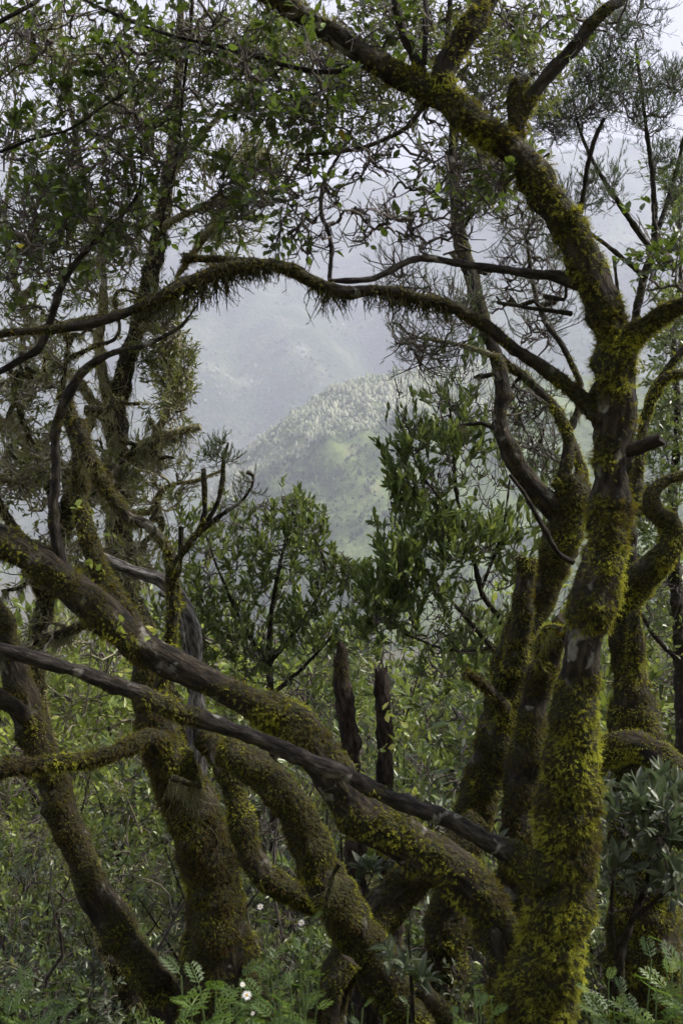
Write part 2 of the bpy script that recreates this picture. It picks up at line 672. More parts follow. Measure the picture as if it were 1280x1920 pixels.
M_DRIFT = bark_mat('wood_weathered', (0.02, 0.018, 0.017), (0.1, 0.092, 0.085), (0.26, 0.25, 0.24), (0.35, 0.34, 0.32), lichen_pos=0.6, bump=1.0)


def twig_mat(name, c0, c1):
    m, nt, N, L = new_mat(name)
    out = N('ShaderNodeOutputMaterial')
    b = N('ShaderNodeBsdfPrincipled')
    b.inputs['Roughness'].default_value = 0.8
    tc = N('ShaderNodeTexCoord')
    n = N('ShaderNodeTexNoise')
    n.inputs['Scale'].default_value = 25
    n.inputs['Detail'].default_value = 3
    L(tc.outputs['Object'], n.inputs['Vector'])
    c = N('ShaderNodeValToRGB')
    ramp(c, [(0.35, c0), (0.65, c1)])
    L(n.outputs['Fac'], c.inputs['Fac'])
    L(c.outputs['Color'], b.inputs['Base Color'])
    L(b.outputs[0], out.inputs['Surface'])
    return m


M_TWIG = twig_mat('twig_bark', (0.03, 0.022, 0.018), (0.11, 0.09, 0.075))
M_TWIG_PALE = twig_mat('twig_lichen', (0.09, 0.075, 0.045), (0.27, 0.25, 0.16))

M_MOSS = leaf_mat('moss_frond', [(0.0, (0.025, 0.017, 0.006)), (0.2, (0.07, 0.045, 0.013)), (0.4, (0.08, 0.085, 0.014)), (0.6, (0.19, 0.195, 0.024)), (0.85, (0.40, 0.41, 0.04)), (1.0, (0.5, 0.55, 0.07))], rough=0.8, trans=0.38, tcol=(0.42, 0.36, 0.04), spec=0.15)
M_USNEA = leaf_mat('beard_lichen', [(0.0, (0.13, 0.125, 0.06)), (0.5, (0.27, 0.26, 0.13)), (1.0, (0.42, 0.43, 0.27))], rough=0.9, trans=0.3, tcol=(0.4, 0.4, 0.2), spec=0.1)
BROAD = [(0.0, (0.022, 0.033, 0.012)), (0.55, (0.042, 0.06, 0.018)), (0.78, (0.07, 0.10, 0.022)), (0.88, (0.16, 0.25, 0.03)), (0.97, (0.2, 0.28, 0.03)), (1.0, (0.4, 0.24, 0.03))]
M_BROAD = leaf_mat('broad_leaf', BROAD, rough=0.38, trans=0.34, tcol=(0.26, 0.38, 0.04))
M_BROAD_O = leaf_mat('broad_leaf_single', BROAD, rough=0.38, trans=0.34, tcol=(0.26, 0.38, 0.04), per_object=True)
LAUREL = [(0.0, (0.03, 0.044, 0.016)), (0.4, (0.07, 0.11, 0.032)), (0.8, (0.16, 0.22, 0.06)), (0.95, (0.23, 0.27, 0.06)), (1.0, (0.34, 0.38, 0.07))]
M_LAUREL = leaf_mat('laurel_leaf', LAUREL, rough=0.36, trans=0.36, tcol=(0.3, 0.36, 0.06), spec=0.6)
M_LAUREL_O = leaf_mat('laurel_leaf_single', LAUREL, rough=0.36, trans=0.36, tcol=(0.3, 0.36, 0.06), per_object=True, spec=0.6)
OLIVE = [(0.0, (0.05, 0.06, 0.02)), (0.6, (0.095, 0.115, 0.035)), (0.93, (0.15, 0.18, 0.05)), (1.0, (0.3, 0.36, 0.07))]
OLIVE = [(0.0, (0.055, 0.062, 0.018)), (0.6, (0.12, 0.13, 0.035)), (0.93, (0.2, 0.21, 0.055)), (1.0, (0.34, 0.36, 0.08))]
M_OLIVE = leaf_mat('olive_leaf', OLIVE, rough=0.4, trans=0.4, tcol=(0.3, 0.36, 0.08))
HEATH = [(0.0, (0.025, 0.04, 0.016)), (0.6, (0.05, 0.078, 0.028)), (1.0, (0.1, 0.13, 0.045))]
M_HEATH = leaf_mat('heather_needle', HEATH, rough=0.55, trans=0.3, tcol=(0.16, 0.24, 0.05))
GREY = [(0.0, (0.055, 0.07, 0.042)), (0.6, (0.105, 0.128, 0.075)), (1.0, (0.18, 0.2, 0.115))]
M_GREY = leaf_mat('grey_leaf', GREY, rough=0.42, trans=0.25, tcol=(0.12, 0.2, 0.06))
M_GREY_O = leaf_mat('grey_leaf_single', GREY, rough=0.42, trans=0.25, tcol=(0.12, 0.2, 0.06), per_object=True)
LIME = [(0.0, (0.065, 0.095, 0.02)), (0.45, (0.17, 0.235, 0.04)), (0.8, (0.32, 0.39, 0.08)), (1.0, (0.46, 0.44, 0.1))]
M_LIME = leaf_mat('sunny_leaf', LIME, rough=0.4, trans=0.42, tcol=(0.4, 0.48, 0.06))
HERB = [(0.0, (0.045, 0.09, 0.02)), (0.6, (0.08, 0.14, 0.026)), (1.0, (0.16, 0.24, 0.035))]
M_HERB = leaf_mat('herb_leaf', HERB, rough=0.45, trans=0.4, tcol=(0.25, 0.42, 0.03), per_object=True)
M_DRY = leaf_mat('dry_grass', [(0.0, (0.12, 0.1, 0.04)), (0.5, (0.26, 0.22, 0.09)), (1.0, (0.4, 0.36, 0.17))], rough=0.7, trans=0.35, tcol=(0.5, 0.42, 0.15), spec=0.2)
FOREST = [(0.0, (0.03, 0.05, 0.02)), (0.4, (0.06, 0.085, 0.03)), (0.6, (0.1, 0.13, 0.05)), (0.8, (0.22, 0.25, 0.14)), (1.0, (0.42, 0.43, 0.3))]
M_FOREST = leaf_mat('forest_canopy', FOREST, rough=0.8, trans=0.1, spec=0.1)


def plain_mat(name, col, rough=0.6):
    m, nt, N, L = new_mat(name)
    out = N('ShaderNodeOutputMaterial')
    b = N('ShaderNodeBsdfPrincipled')
    b.inputs['Roughness'].default_value = rough
    tc = N('ShaderNodeTexCoord')
    n = N('ShaderNodeTexNoise')
    n.inputs['Scale'].default_value = 80
    L(tc.outputs['Object'], n.inputs['Vector'])
    c = N('ShaderNodeValToRGB')
    ramp(c, [(0.3, tuple(x * 0.85 for x in col)), (0.7, col)])
    L(n.outputs['Fac'], c.inputs['Fac'])
    L(c.outputs['Color'], b.inputs['Base Color'])
    L(b.outputs[0], out.inputs['Surface'])
    return m


M_PETAL = plain_mat('petal', (0.8, 0.79, 0.76))
M_DISC = plain_mat('flower_disc', (0.6, 0.38, 0.03))
M_STEM = plain_mat('herb_stem', (0.09, 0.14, 0.04))


def terrain_mat(name, scale, stops, detail=10, bump=0.0, bdist=1.0):
    m, nt, N, L = new_mat(name)
    out = N('ShaderNodeOutputMaterial')
    b = N('ShaderNodeBsdfPrincipled')
    b.inputs['Roughness'].default_value = 0.95
    b.inputs['Specular IOR Level'].default_value = 0.1
    tc = N('ShaderNodeTexCoord')
    n = N('ShaderNodeTexNoise')
    n.inputs['Scale'].default_value = scale
    n.inputs['Detail'].default_value = detail
    n.inputs['Roughness'].default_value = 0.65
    L(tc.outputs['Object'], n.inputs['Vector'])
    c = N('ShaderNodeValToRGB')
    ramp(c, stops)
    L(n.outputs['Fac'], c.inputs['Fac'])
    L(c.outputs['Color'], b.inputs['Base Color'])
    if bump:
        n2 = N('ShaderNodeTexNoise')
        n2.inputs['Scale'].default_value = scale * 9
        n2.inputs['Detail'].default_value = 6
        L(tc.outputs['Object'], n2.inputs['Vector'])
        bp = N('ShaderNodeBump')
        bp.inputs['Strength'].default_value = bump
        bp.inputs['Distance'].default_value = bdist
        L(n2.outputs['Fac'], bp.inputs['Height'])
        L(bp.outputs[0], b.inputs['Normal'])
    L(b.outputs[0], out.inputs['Surface'])
    return m


M_GROUND = terrain_mat('forest_floor', 0.8, [(0.3, (0.035, 0.03, 0.018)), (0.5, (0.075, 0.075, 0.03)), (0.62, (0.14, 0.13, 0.06)), (0.75, (0.24, 0.21, 0.1))], bump=0.6, bdist=0.05)
M_HILL = terrain_mat('hill_scrub', 0.03, [(0.3, (0.035, 0.055, 0.022)), (0.47, (0.075, 0.105, 0.035)), (0.57, (0.15, 0.2, 0.07)), (0.72, (0.24, 0.25, 0.12))], bump=0.8, bdist=2.0)
M_MOUNTAIN = terrain_mat('mountain_wood', 0.012, [(0.3, (0.03, 0.05, 0.025)), (0.5, (0.07, 0.1, 0.045)), (0.64, (0.16, 0.18, 0.1)), (0.74, (0.34, 0.34, 0.27))], bump=1.0, bdist=8.0)


# ------------------------------------------------------------------ ground, hill, mountain, haze
def ground_z(x, y):
    r = np.asarray(y, float)
    z = np.interp(r, [-90, -4, 0, 2.6, 3.6, 6, 14, 28, 36, 160, 20000], [60, 0.4, 0.0, -0.15, -0.75, -1.9, -4.9, -7.2, -9.5, -88, -90])  # unseen bank behind the camera, raised steeply to block sky fill light
    p = np.stack([np.asarray(x, float), r, np.zeros_like(r)], -1)
    amp = np.interp(r, [0, 5, 30, 200], [0.06, 0.2, 0.5, 4.0])
    return z + amp * fbm(p * np.where(r > 60, 0.02, 0.35)[..., None], 3, 3)


def sheet(name, X, Y, Z, mat, tint=None):
    n, m = X.shape
    i = np.arange(n - 1)[:, None] * m
    j = np.arange(m - 1)[None]
    q = np.stack([i + j, i + j + 1, i + m + j + 1, i + m + j], -1).reshape(-1, 4)
    g = Geo()
    g.add(np.stack([X, Y, Z], -1), q)
    return structure(link(name, g.mesh(name, mat, smooth=True)))


yy = np.concatenate([np.linspace(-90, 0, 30), np.geomspace(0.3, 6500, 150)])
uu = np.linspace(-1, 1, 90)
X = uu[None] * (8 + np.abs(yy[:, None]) * 0.85)
Y = np.repeat(yy[:, None], len(uu), 1)
sheet('ground', X, Y, ground_z(X, Y), M_GROUND)

CREST_X = np.array([-420, -260, -190, -150, -118, -97, -83, -59, -34, -10, 20, 49, 78, 128, 223, 420, 900])
CREST_Z = np.array([-95, -92, -70, -25, 26, 50, 62, 82, 101, 115, 126, 131, 133, 134, 130, 120, 100])


def hill_z(x, y):
    zc = np.interp(x, CREST_X, CREST_Z)
    p = np.stack([x, y, np.zeros_like(x)], -1)
    # spurs and gullies run down the face, slanting
    g = fbm(np.stack([x * 0.022 + y * 0.011, y * 0.004, x * 0], -1), 4, 41)
    back = np.maximum(y - 1010, 0) * 0.45
    fr = np.maximum(1010 - y, 0)
    drop = np.where(fr < 120, 0.42 * fr, 50.4 + 0.86 * (fr - 120))
    z = zc - back - drop + g * np.interp(fr, [0, 60, 160, 400], [2, 5, 17, 14]) + 3 * fbm(p * 0.05, 3, 8)
    return np.maximum(z, -93)


xs = np.linspace(-420, 620, 150)
ys = np.linspace(560, 1300, 130)
X, Y = np.meshgrid(xs, ys)
sheet('hill', X, Y, hill_z(X, Y), M_HILL)


def mountain_z(x, y):
    g = fbm(np.stack([x * 0.0035 + y * 0.0008, y * 0.0016, x * 0], -1), 5, 61)
    z = np.interp(y, [1450, 1750, 2200, 3000, 3600, 4200], [-95, 60, 340, 900, 980, 980])
    p = np.stack([x, y, np.zeros_like(x)], -1)
    return z + g * np.interp(y, [1450, 1800, 4000], [10, 110, 80]) + 10 * fbm(p * 0.02, 3, 5) + 160 * np.clip(np.abs(x + 200) / 1500, 0, 1)


xs = np.linspace(-3000, 3000, 170)
ys = np.linspace(1450, 4200, 110)
X, Y = np.meshgrid(xs, ys)
sheet('mountain', X, Y, mountain_z(X, Y), M_MOUNTAIN)

# woods on the hill and the mountain foot: far-off masses of trees, one object each
_cv = [(0, 0, 1.0)]
for _k in range(5):
    _a = _k * 2 * math.pi / 5
    _cv.append((0.30 * math.cos(_a), 0.30 * math.sin(_a), 0.62))
for _k in range(5):
    _a = (_k + .5) * 2 * math.pi / 5
    _cv.append((0.38 * math.cos(_a), 0.38 * math.sin(_a), 0.22))
_cf = []
for _k in range(5):
    n_ = (_k + 1) % 5
    _cf += [(0, 1 + _k, 1 + n_), (1 + _k, 6 + _k, 1 + n_), (1 + n_, 6 + _k, 6 + n_)]
CROWN = (np.array(_cv), np.array(_cf))


def far_wood(name, x, y, z, h, tint, label, wide=1.0):
    n = len(x)
    tv, tf = CROWN
    an = rng.uniform(0, 6.28, n)
    ca, sa = np.cos(an)[:, None], np.sin(an)[:, None]
    jit = 1 + rng.normal(size=(n, len(tv), 3)) * 0.16
    lx, ly, lz = tv[None, :, 0] * jit[..., 0] * wide, tv[None, :, 1] * jit[..., 1] * wide, tv[None, :, 2] * jit[..., 2]
    v = np.stack([x[:, None] + h[:, None] * (lx * ca - ly * sa), y[:, None] + h[:, None] * (lx * sa + ly * ca), z[:, None] + h[:, None] * (lz - 0.15)], -1)
    f = tf[None] + (np.arange(n) * len(tv))[:, None, None]
    g = Geo()
    g.add(v, f.reshape(-1, 3), tint=np.repeat(np.clip(tint, 0, 1), len(tv)))
    stuff(link(name, g.mesh(name, M_FOREST)), label, 'forest')


n = 18000
hx = rng.uniform(-140, 150, n)
hy = np.where(rng.random(n) < 0.62, rng.uniform(880, 1035, n), rng.uniform(640, 900, n))
hz = hill_z(hx, hy)
nz = fbm(np.stack([hx * 0.02, hy * 0.02, hx * 0], -1), 3, 71)
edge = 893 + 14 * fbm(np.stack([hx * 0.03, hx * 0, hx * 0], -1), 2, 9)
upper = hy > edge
keep = (hz > -90) & (upper | (nz > -0.55)) & (fbm(np.stack([hx * 0.09, hy * 0.05, hx * 0], -1), 2, 15) + rng.normal(0, 0.3, n) > -0.35)
hx, hy, hz, nz, upper = hx[keep], hy[keep], hz[keep], nz[keep], upper[keep]
tn = np.where(upper, 0.88 + 0.12 * nz, 0.26 + 0.25 * nz) + rng.normal(0, 0.08, len(hx))  # upper crowns tinted paler: the sunlit crest is painted into their colour
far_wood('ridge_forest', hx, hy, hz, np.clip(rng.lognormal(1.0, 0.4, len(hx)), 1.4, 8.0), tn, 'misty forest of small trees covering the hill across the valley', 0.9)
n = 6500
mx_, my_ = rng.uniform(-750, 900, n), rng.uniform(1500, 2700, n)
mz_ = mountain_z(mx_, my_)
nz = fbm(np.stack([mx_ * 0.006, my_ * 0.006, mx_ * 0], -1), 3, 73)
keep = nz > -0.25
mx_, my_, mz_, nz = mx_[keep], my_[keep], mz_[keep], nz[keep]
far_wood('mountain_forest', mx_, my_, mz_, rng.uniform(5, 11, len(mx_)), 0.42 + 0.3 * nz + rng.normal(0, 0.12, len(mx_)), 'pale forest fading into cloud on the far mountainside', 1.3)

hz_me = bpy.data.meshes.new('haze')
_hv = [(sx * 6600, y, z) for z in (-125, 1420) for y in (-140, 6600) for sx in (-1, 1)]
hz_me.from_pydata(_hv, [], [(0, 2, 3, 1), (4, 5, 7, 6), (0, 1, 5, 4), (2, 6, 7, 3), (0, 4, 6, 2), (1, 3, 7, 5)])
M_HAZE, nt, N, L = new_mat('haze_air')
_o = N('ShaderNodeOutputMaterial')
_v = N('ShaderNodeVolumePrincipled')
_v.inputs['Color'].default_value = (0.74, 0.765, 0.91, 1)
_v.inputs['Density'].default_value = 0.00043
_v.inputs['Anisotropy'].default_value = 0.1
L(_v.outputs[0], _o.inputs['Volume'])
hz_me.materials.append(M_HAZE)
stuff(link('haze', hz_me), 'pale mist filling the valley and hiding the mountain', 'haze')


# ------------------------------------------------------------------ tree parts
def add_limb(root, limb, name, mat, moss=0.5, jag=0.0, mscale=0.09, label=None):
    o = link(name, limb.geo(moss, mscale, jag).mesh(name, mat, smooth=True), root)
    if label:
        o['label'] = label
    return o


def moss_on(root, items, name='moss', gain=1.0):
    """items: (limb, amount, frond length, fronds per m2, tint shift)"""
    g = Geo()
    for limb, amount, size, dens, shift in items:
        n = int(limb.area() * dens * gain * (1.1 if size > 0.025 else 1.7))
        if n < 5:
            continue
        p, nr, tg = limb.sample(n)
        fld = limb.moss_field(p, amount)
        keep = rng.random(n) < fld
        p, nr, tg = p[keep], nr[keep], tg[keep]
        m = len(p)
        if m == 0:
            continue
        rnd = rng.normal(size=(m, 3))
        ax = unit(nr * 0.75 + rnd * 0.45 + np.array([0, 0, -0.30]) + tg * rng.normal(size=(m, 1)) * 0.3)
        up = unit(nr * 0.6 + np.array([0, 0, 0.8]) + rng.normal(size=(m, 3)) * 0.4)
        sz = size * (0.9 if size > 0.025 else 1.2) * rng.uniform(0.45, 1.3, m) * (0.8 + 0.4 * vnoise(p / 0.05, 12))
        hue = 0.56 + 0.42 * fbm(p / 0.11, 2, 31) + 0.22 * fbm(p / 0.022, 2, 37) + shift + rng.normal(0, 0.09, m)
        tv, tf = FROND if size > 0.025 else FROND_LO
        v, f = scatter(tv, tf, p - nr * 0.002, ax, up, sz)
        tip = np.tile(0.42 * (tv[:, 1] - 0.55), m)
        g.add(v, f, tint=np.clip(np.repeat(hue, len(tv)) + tip, 0, 1))
    return stuff(link(name, g.mesh(name, M_MOSS), root))


def hang_on(root, items, name='hanging_lichen', mat=None):
    """beard strands: (limb, count, length, thickness, t0, t1)"""
    g = Geo()
    for limb, n, ln, th, t0, t1 in items:
        nn = len(limb.c)
        # strands gather in bunches
        cent = rng.uniform(t0, t1, max(2, n // 26))
        t = np.clip(cent[rng.integers(0, len(cent), n)] + rng.normal(0, 0.012, n), 0, 0.995)
        i = (t * (nn - 1)).astype(int)
        bunch = np.interp(t, np.linspace(0, 1, 40), rng.uniform(0.05, 1.7, 40) * rng.uniform(0.4, 1, 40))
        st = limb.c[i] + rng.normal(size=(n, 3)) * limb.r[i][:, None] * 0.6
        L_ = ln * rng.uniform(0.3, 1.0, n) * bunch
        d = np.tile([0.0, 0, -1.0], (n, 1)) + rng.normal(size=(n, 3)) * 0.35
        pts = [st]
        for q in range(4):
            d = unit(d + np.array([0, 0, -0.35]) + rng.normal(size=(n, 3)) * 0.4)
            pts.append(pts[-1] + d * (L_ / 4)[:, None])
        pl = np.stack(pts, 1)
        rad = th * np.linspace(1, 0.25, 5)[None] * rng.uniform(0.6, 1.3, (n, 1))
        v, f = tubes(pl, rad, 3, ref=(0.9, 0.4, 0.1))
        g.add(v, f, tint=np.repeat(np.clip(rng.normal(0.5, 0.2, n), 0, 1), 15))
        # side hairs
        k = polyline_grow(pl, 1, ln * 0.2, 45, 3, up=-0.3)
        v, f = tubes(k, np.full(k.shape[:2], th * 0.45), 3, ref=(0.9, 0.4, 0.1))
        g.add(v, f, tint=np.repeat(np.clip(rng.normal(0.5, 0.2, len(k)), 0, 1), 9))
    return stuff(link(name, g.mesh(name, mat or M_USNEA), root))


def twig_part(root, batches, name='twigs', mat=None):
    g = Geo()
    for bi, (pl, r0, r1, k) in enumerate(batches):
        if bi == 2:
            pl = pl[rng.random(len(pl)) < 0.55]
        if len(pl) == 0:
            continue
        n = pl.shape[1]
        rad = np.linspace(r0, r1, n)[None] * rng.uniform(0.7, 1.3, (len(pl), 1))
        v, f = tubes(pl, rad, k)
        g.add(v, f)
    o = link(name, g.mesh(name, mat or M_TWIG, smooth=True), root)
    return stuff(o)


def leaf_parts(root, lv, tmpl, mat, mat_o=None, singles=0, name='leaf', widen=None, shift=0.0, spread=0.28):
    """the leaves that show largest become single parts, the rest one mass of foliage"""
    p, ax, nr, s = lv
    n = len(p)
    tint = np.clip(rng.beta(2, 2, n) + shift, 0, 1)
    pick = np.zeros(n, bool)
    if singles:
        x, y = project(p)
        vis = (x > 0) & (x < 1280) & (y > 0) & (y < 1920)
        score = s / p[:, 1] * vis
        pick[np.argsort(-score)[:singles]] = True
        meshes = []
        for q in range(3):
            tv, tf = leaf_template(np.max(np.abs(tmpl[0][:, 0])) * (1.05 - 0.1 * q), 4, fold=0.08 + 0.05 * q, droop=0.06 + 0.1 * q)
            g = Geo()
            g.add(tv, tf)
            meshes.append(g.mesh(name, mat_o, smooth=True))
        for i in np.nonzero(pick)[0]:
            o = bpy.data.objects.new(name, meshes[int(rng.integers(3))])
            COL.objects.link(o)
            o.parent = root
            o.matrix_parent_inverse = Matrix.Translation(-root.location)
            o.matrix_basis = frame_matrix(p[i], ax[i], nr[i], s[i])
    r = ~pick
    g = Geo()
    tv, tf = tmpl
    v, f = scatter(tv, tf, p[r], ax[r], nr[r], s[r])
    g.add(v, f, tint=np.repeat(tint[r], len(tv)))
    return stuff(link('foliage', g.mesh('foliage', mat), root))


# ------------------------------------------------------------------ 1 the mossy tree in front, right
A = thing('mossy_tree', 'thick mossy tree on the right whose branches arch over the valley view', 'tree', (P(1000, 960, 3.0)[0], 3.05, -0.7))
dA = 3.0
a_trunk = Limb([(985, 2450, 240, 3.1), (995, 2150, 200, 3.05), (1010, 1960, 175, dA), (1018, 1870, 168, dA), (1042, 1750, 152, dA), (1062, 1600, 142, dA),
                (1070, 1450, 126, dA), (1076, 1330, 112, dA), (1092, 1230, 100, dA), (1112, 1130, 112, dA), (1135, 1030, 106, dA), (1146, 930, 92, dA),
                (1146, 840, 95, dA), (1155, 740, 104, dA), (1150, 650, 104, dA), (1125, 560, 84, dA), (1090, 480, 80, dA), (1040, 390, 80, dA),
                (985, 310, 76, dA), (925, 258, 74, dA), (870, 222, 74, dA), (838, 190, 70, dA), (828, 150, 66, dA), (852, 100, 66, dA), (895, 40, 60, dA),
                (925, -30, 54, 3.05), (950, -120, 48, 3.1), (960, -260, 40, 3.2)], k=26, lump=0.2)
a_left = Limb([(850, 200, 50, dA), (800, 168, 62, dA), (720, 122, 60, dA), (640, 78, 56, dA), (570, 35, 52, dA), (500, -12, 46, dA), (430, -70, 40, dA), (300, -140, 32, 3.1), (120, -190, 24, 3.2)])
a_stub = Limb([(800, 165, 32, dA), (778, 110, 28, dA), (752, 50, 25, dA), (738, -20, 22, dA), (720, -120, 16, 3.1)])
a_right = Limb([(985, 320, 40, dA), (968, 250, 42, dA), (985, 195, 40, dA), (1030, 140, 38, dA), (1075, 90, 36, dA), (1108, 40, 30, dA), (1160, 0, 26, dA), (1230, -50, 22, 3.1), (1330, -110, 16, 3.2)])
a_spur = Limb([(968, 250, 44, dA), (965, 200, 46, dA), (968, 160, 40, dA), (985, 148, 24, dA)])
a_east = Limb([(1150, 650, 90, dA), (1215, 608, 46, 2.95), (1285, 572, 44, 2.9), (1370, 545, 40, 2.85), (1480, 480, 34, 2.8)])
a_arch = Limb([(1150, 810, 90, dA), (1122, 776, 58, dA), (1085, 740, 38, dA), (1030, 700, 35, 2.98), (960, 650, 33, 2.95), (900, 605, 32, 2.93), (850, 577, 32, 2.9),
               (790, 560, 30, 2.88), (720, 546, 30, 2.86), (650, 546, 33, 2.85), (600, 534, 34, 2.84), (555, 511, 32, 2.83), (510, 497, 30, 2.82), (440, 500, 38, 2.8),
               (375, 524, 40, 2.78), (320, 550, 38, 2.76), (260, 577, 30, 2.74), (190, 601, 24, 2.72), (110, 617, 22, 2.7), (20, 624, 20, 2.68), (-90, 640, 18, 2.65)], lump=0.2)
a_knob = Limb([(455, 500, 20, 2.8), (420, 487, 20, 2.79), (380, 486, 20, 2.79), (345, 484, 26, 2.78)], lump=0.3)
a_arch2 = Limb([(1095, 530, 60, dA), (1030, 515, 28, dA), (960, 509, 24, 2.98), (880, 497, 22, 2.95), (800, 484, 20, 2.92), (752, 496, 18, 2.9), (705, 520, 18, 2.88), (650, 527, 16, 2.86), (615, 525, 10, 2.85)])
a_up = Limb([(618, 527, 12, 2.86), (620, 450, 12, 2.87), (602, 400, 12, 2.88), (606, 345, 10, 2.9), (636, 290, 8, 2.92), (660, 240, 6, 2.94)])
a_dead = Limb([(1070, 588, 14, dA), (1000, 578, 11, 2.95), (932, 567, 10, 2.92)])
a_twig = Limb([(1088, 400, 15, dA), (1100, 320, 14, 2.97), (1115, 260, 13, 2.95), (1132, 222, 9, 2.93)])
a_cut = Limb([(1160, 845, 44, dA), (1200, 838, 40, 2.98), (1236, 824, 36, 2.96)])
a_long = Limb([(1020, 1640, 130, dA), (985, 1612, 92, dA), (945, 1590, 66, dA), (900, 1570, 52, 2.97), (820, 1530, 46, 2.93), (740, 1500, 46, 2.9), (660, 1460, 46, 2.87), (590, 1430, 46, 2.84), (520, 1400, 44, 2.81),
               (440, 1370, 44, 2.78), (350, 1340, 44, 2.75), (260, 1305, 46, 2.72), (150, 1262, 42, 2.69), (70, 1237, 40, 2.66), (-20, 1210, 38, 2.64), (-120, 1180, 36, 2.6)], lump=0.24, wander=0.5)
a_lean = Limb([(985, 2250, 190, 3.15), (975, 2000, 150, 3.15), (968, 1900, 132, 3.15), (950, 1790, 122, 3.17), (912, 1700, 112, 3.2), (850, 1632, 112, 3.23), (770, 1588, 114, 3.26), (700, 1545, 112, 3.28),
               (648, 1482, 104, 3.3), (600, 1405, 102, 3.3), (550, 1352, 98, 3.3), (480, 1320, 86, 3.3), (420, 1295, 80, 3.3), (330, 1253, 84, 3.3), (260, 1208, 84, 3.3), (190, 1150, 86, 3.28),
               (120, 1090, 86, 3.26), (60, 1045, 86, 3.24), (-10, 1010, 86, 3.22), (-110, 960, 80, 3.2)], k=24, lump=0.2)
a_rise = Limb([(125, 1095, 42, 3.25), (115, 1050, 34, 3.25), (102, 960, 30, 3.24), (105, 880, 26, 3.22), (106, 800, 25, 3.2), (130, 737, 30, 3.18), (162, 690, 24, 3.15), (215, 661, 17, 3.12), (280, 645, 12, 3.1), (338, 612, 8, 3.08), (372, 570, 5, 3.05)])
a_rise2 = Limb([(-30, 715, 16, 3.1), (30, 680, 20, 3.1), (75, 650, 22, 3.1), (98, 590, 21, 3.12), (124, 520, 20, 3.14), (170, 462, 16, 3.16), (230, 402, 12, 3.18), (262, 350, 8, 3.2), (265, 260, 6, 3.2)])
a_b1 = Limb([(660, 130, 16, dA), (610, 135, 14, 3.0), (540, 124, 12, 3.0), (430, 92, 12, 3.0), (300, 60, 10, 3.02), (200, 20, 9, 3.05), (120, -20, 8, 3.1)])
a_b2 = Limb([(-40, 60, 15, 2.9), (20, 30, 13, 2.9), (70, 0, 12, 2.92), (130, -50, 12, 2.95)])
a_b3 = Limb([(-40, 300, 10, 3.0), (60, 262, 9, 3.0), (130, 242, 8, 3.0), (200, 195, 7, 3.02), (270, 150, 6, 3.05), (330, 90, 6, 3.1)])
a_b4 = Limb([(800, 190, 14, dA), (760, 240, 12, 2.98), (700, 270, 10, 2.96), (640, 285, 9, 2.95), (560, 290, 6, 2.95)])
a_b5 = Limb([(300, 430, 5, 3.2), (330, 300, 6, 3.2), (345, 160, 8, 3.15), (360, 20, 9, 3.1), (360, -150, 12, 3.1)])
a_b6 = Limb([(795, 120, 16, dA), (797, 60, 15, 3.02), (797, -60, 13, 3.05)])

def along_z(d, rows):
    rows = sorted((CAM_Z + (960 - y) / F * d, m) for y, m in rows)
    return (2, [r[0] for r in rows], [r[1] for r in rows])


def along_x(d, rows):
    rows = sorted(((x - 640) / F * d, m) for x, m in rows)
    return (0, [r[0] for r in rows], [r[1] for r in rows])


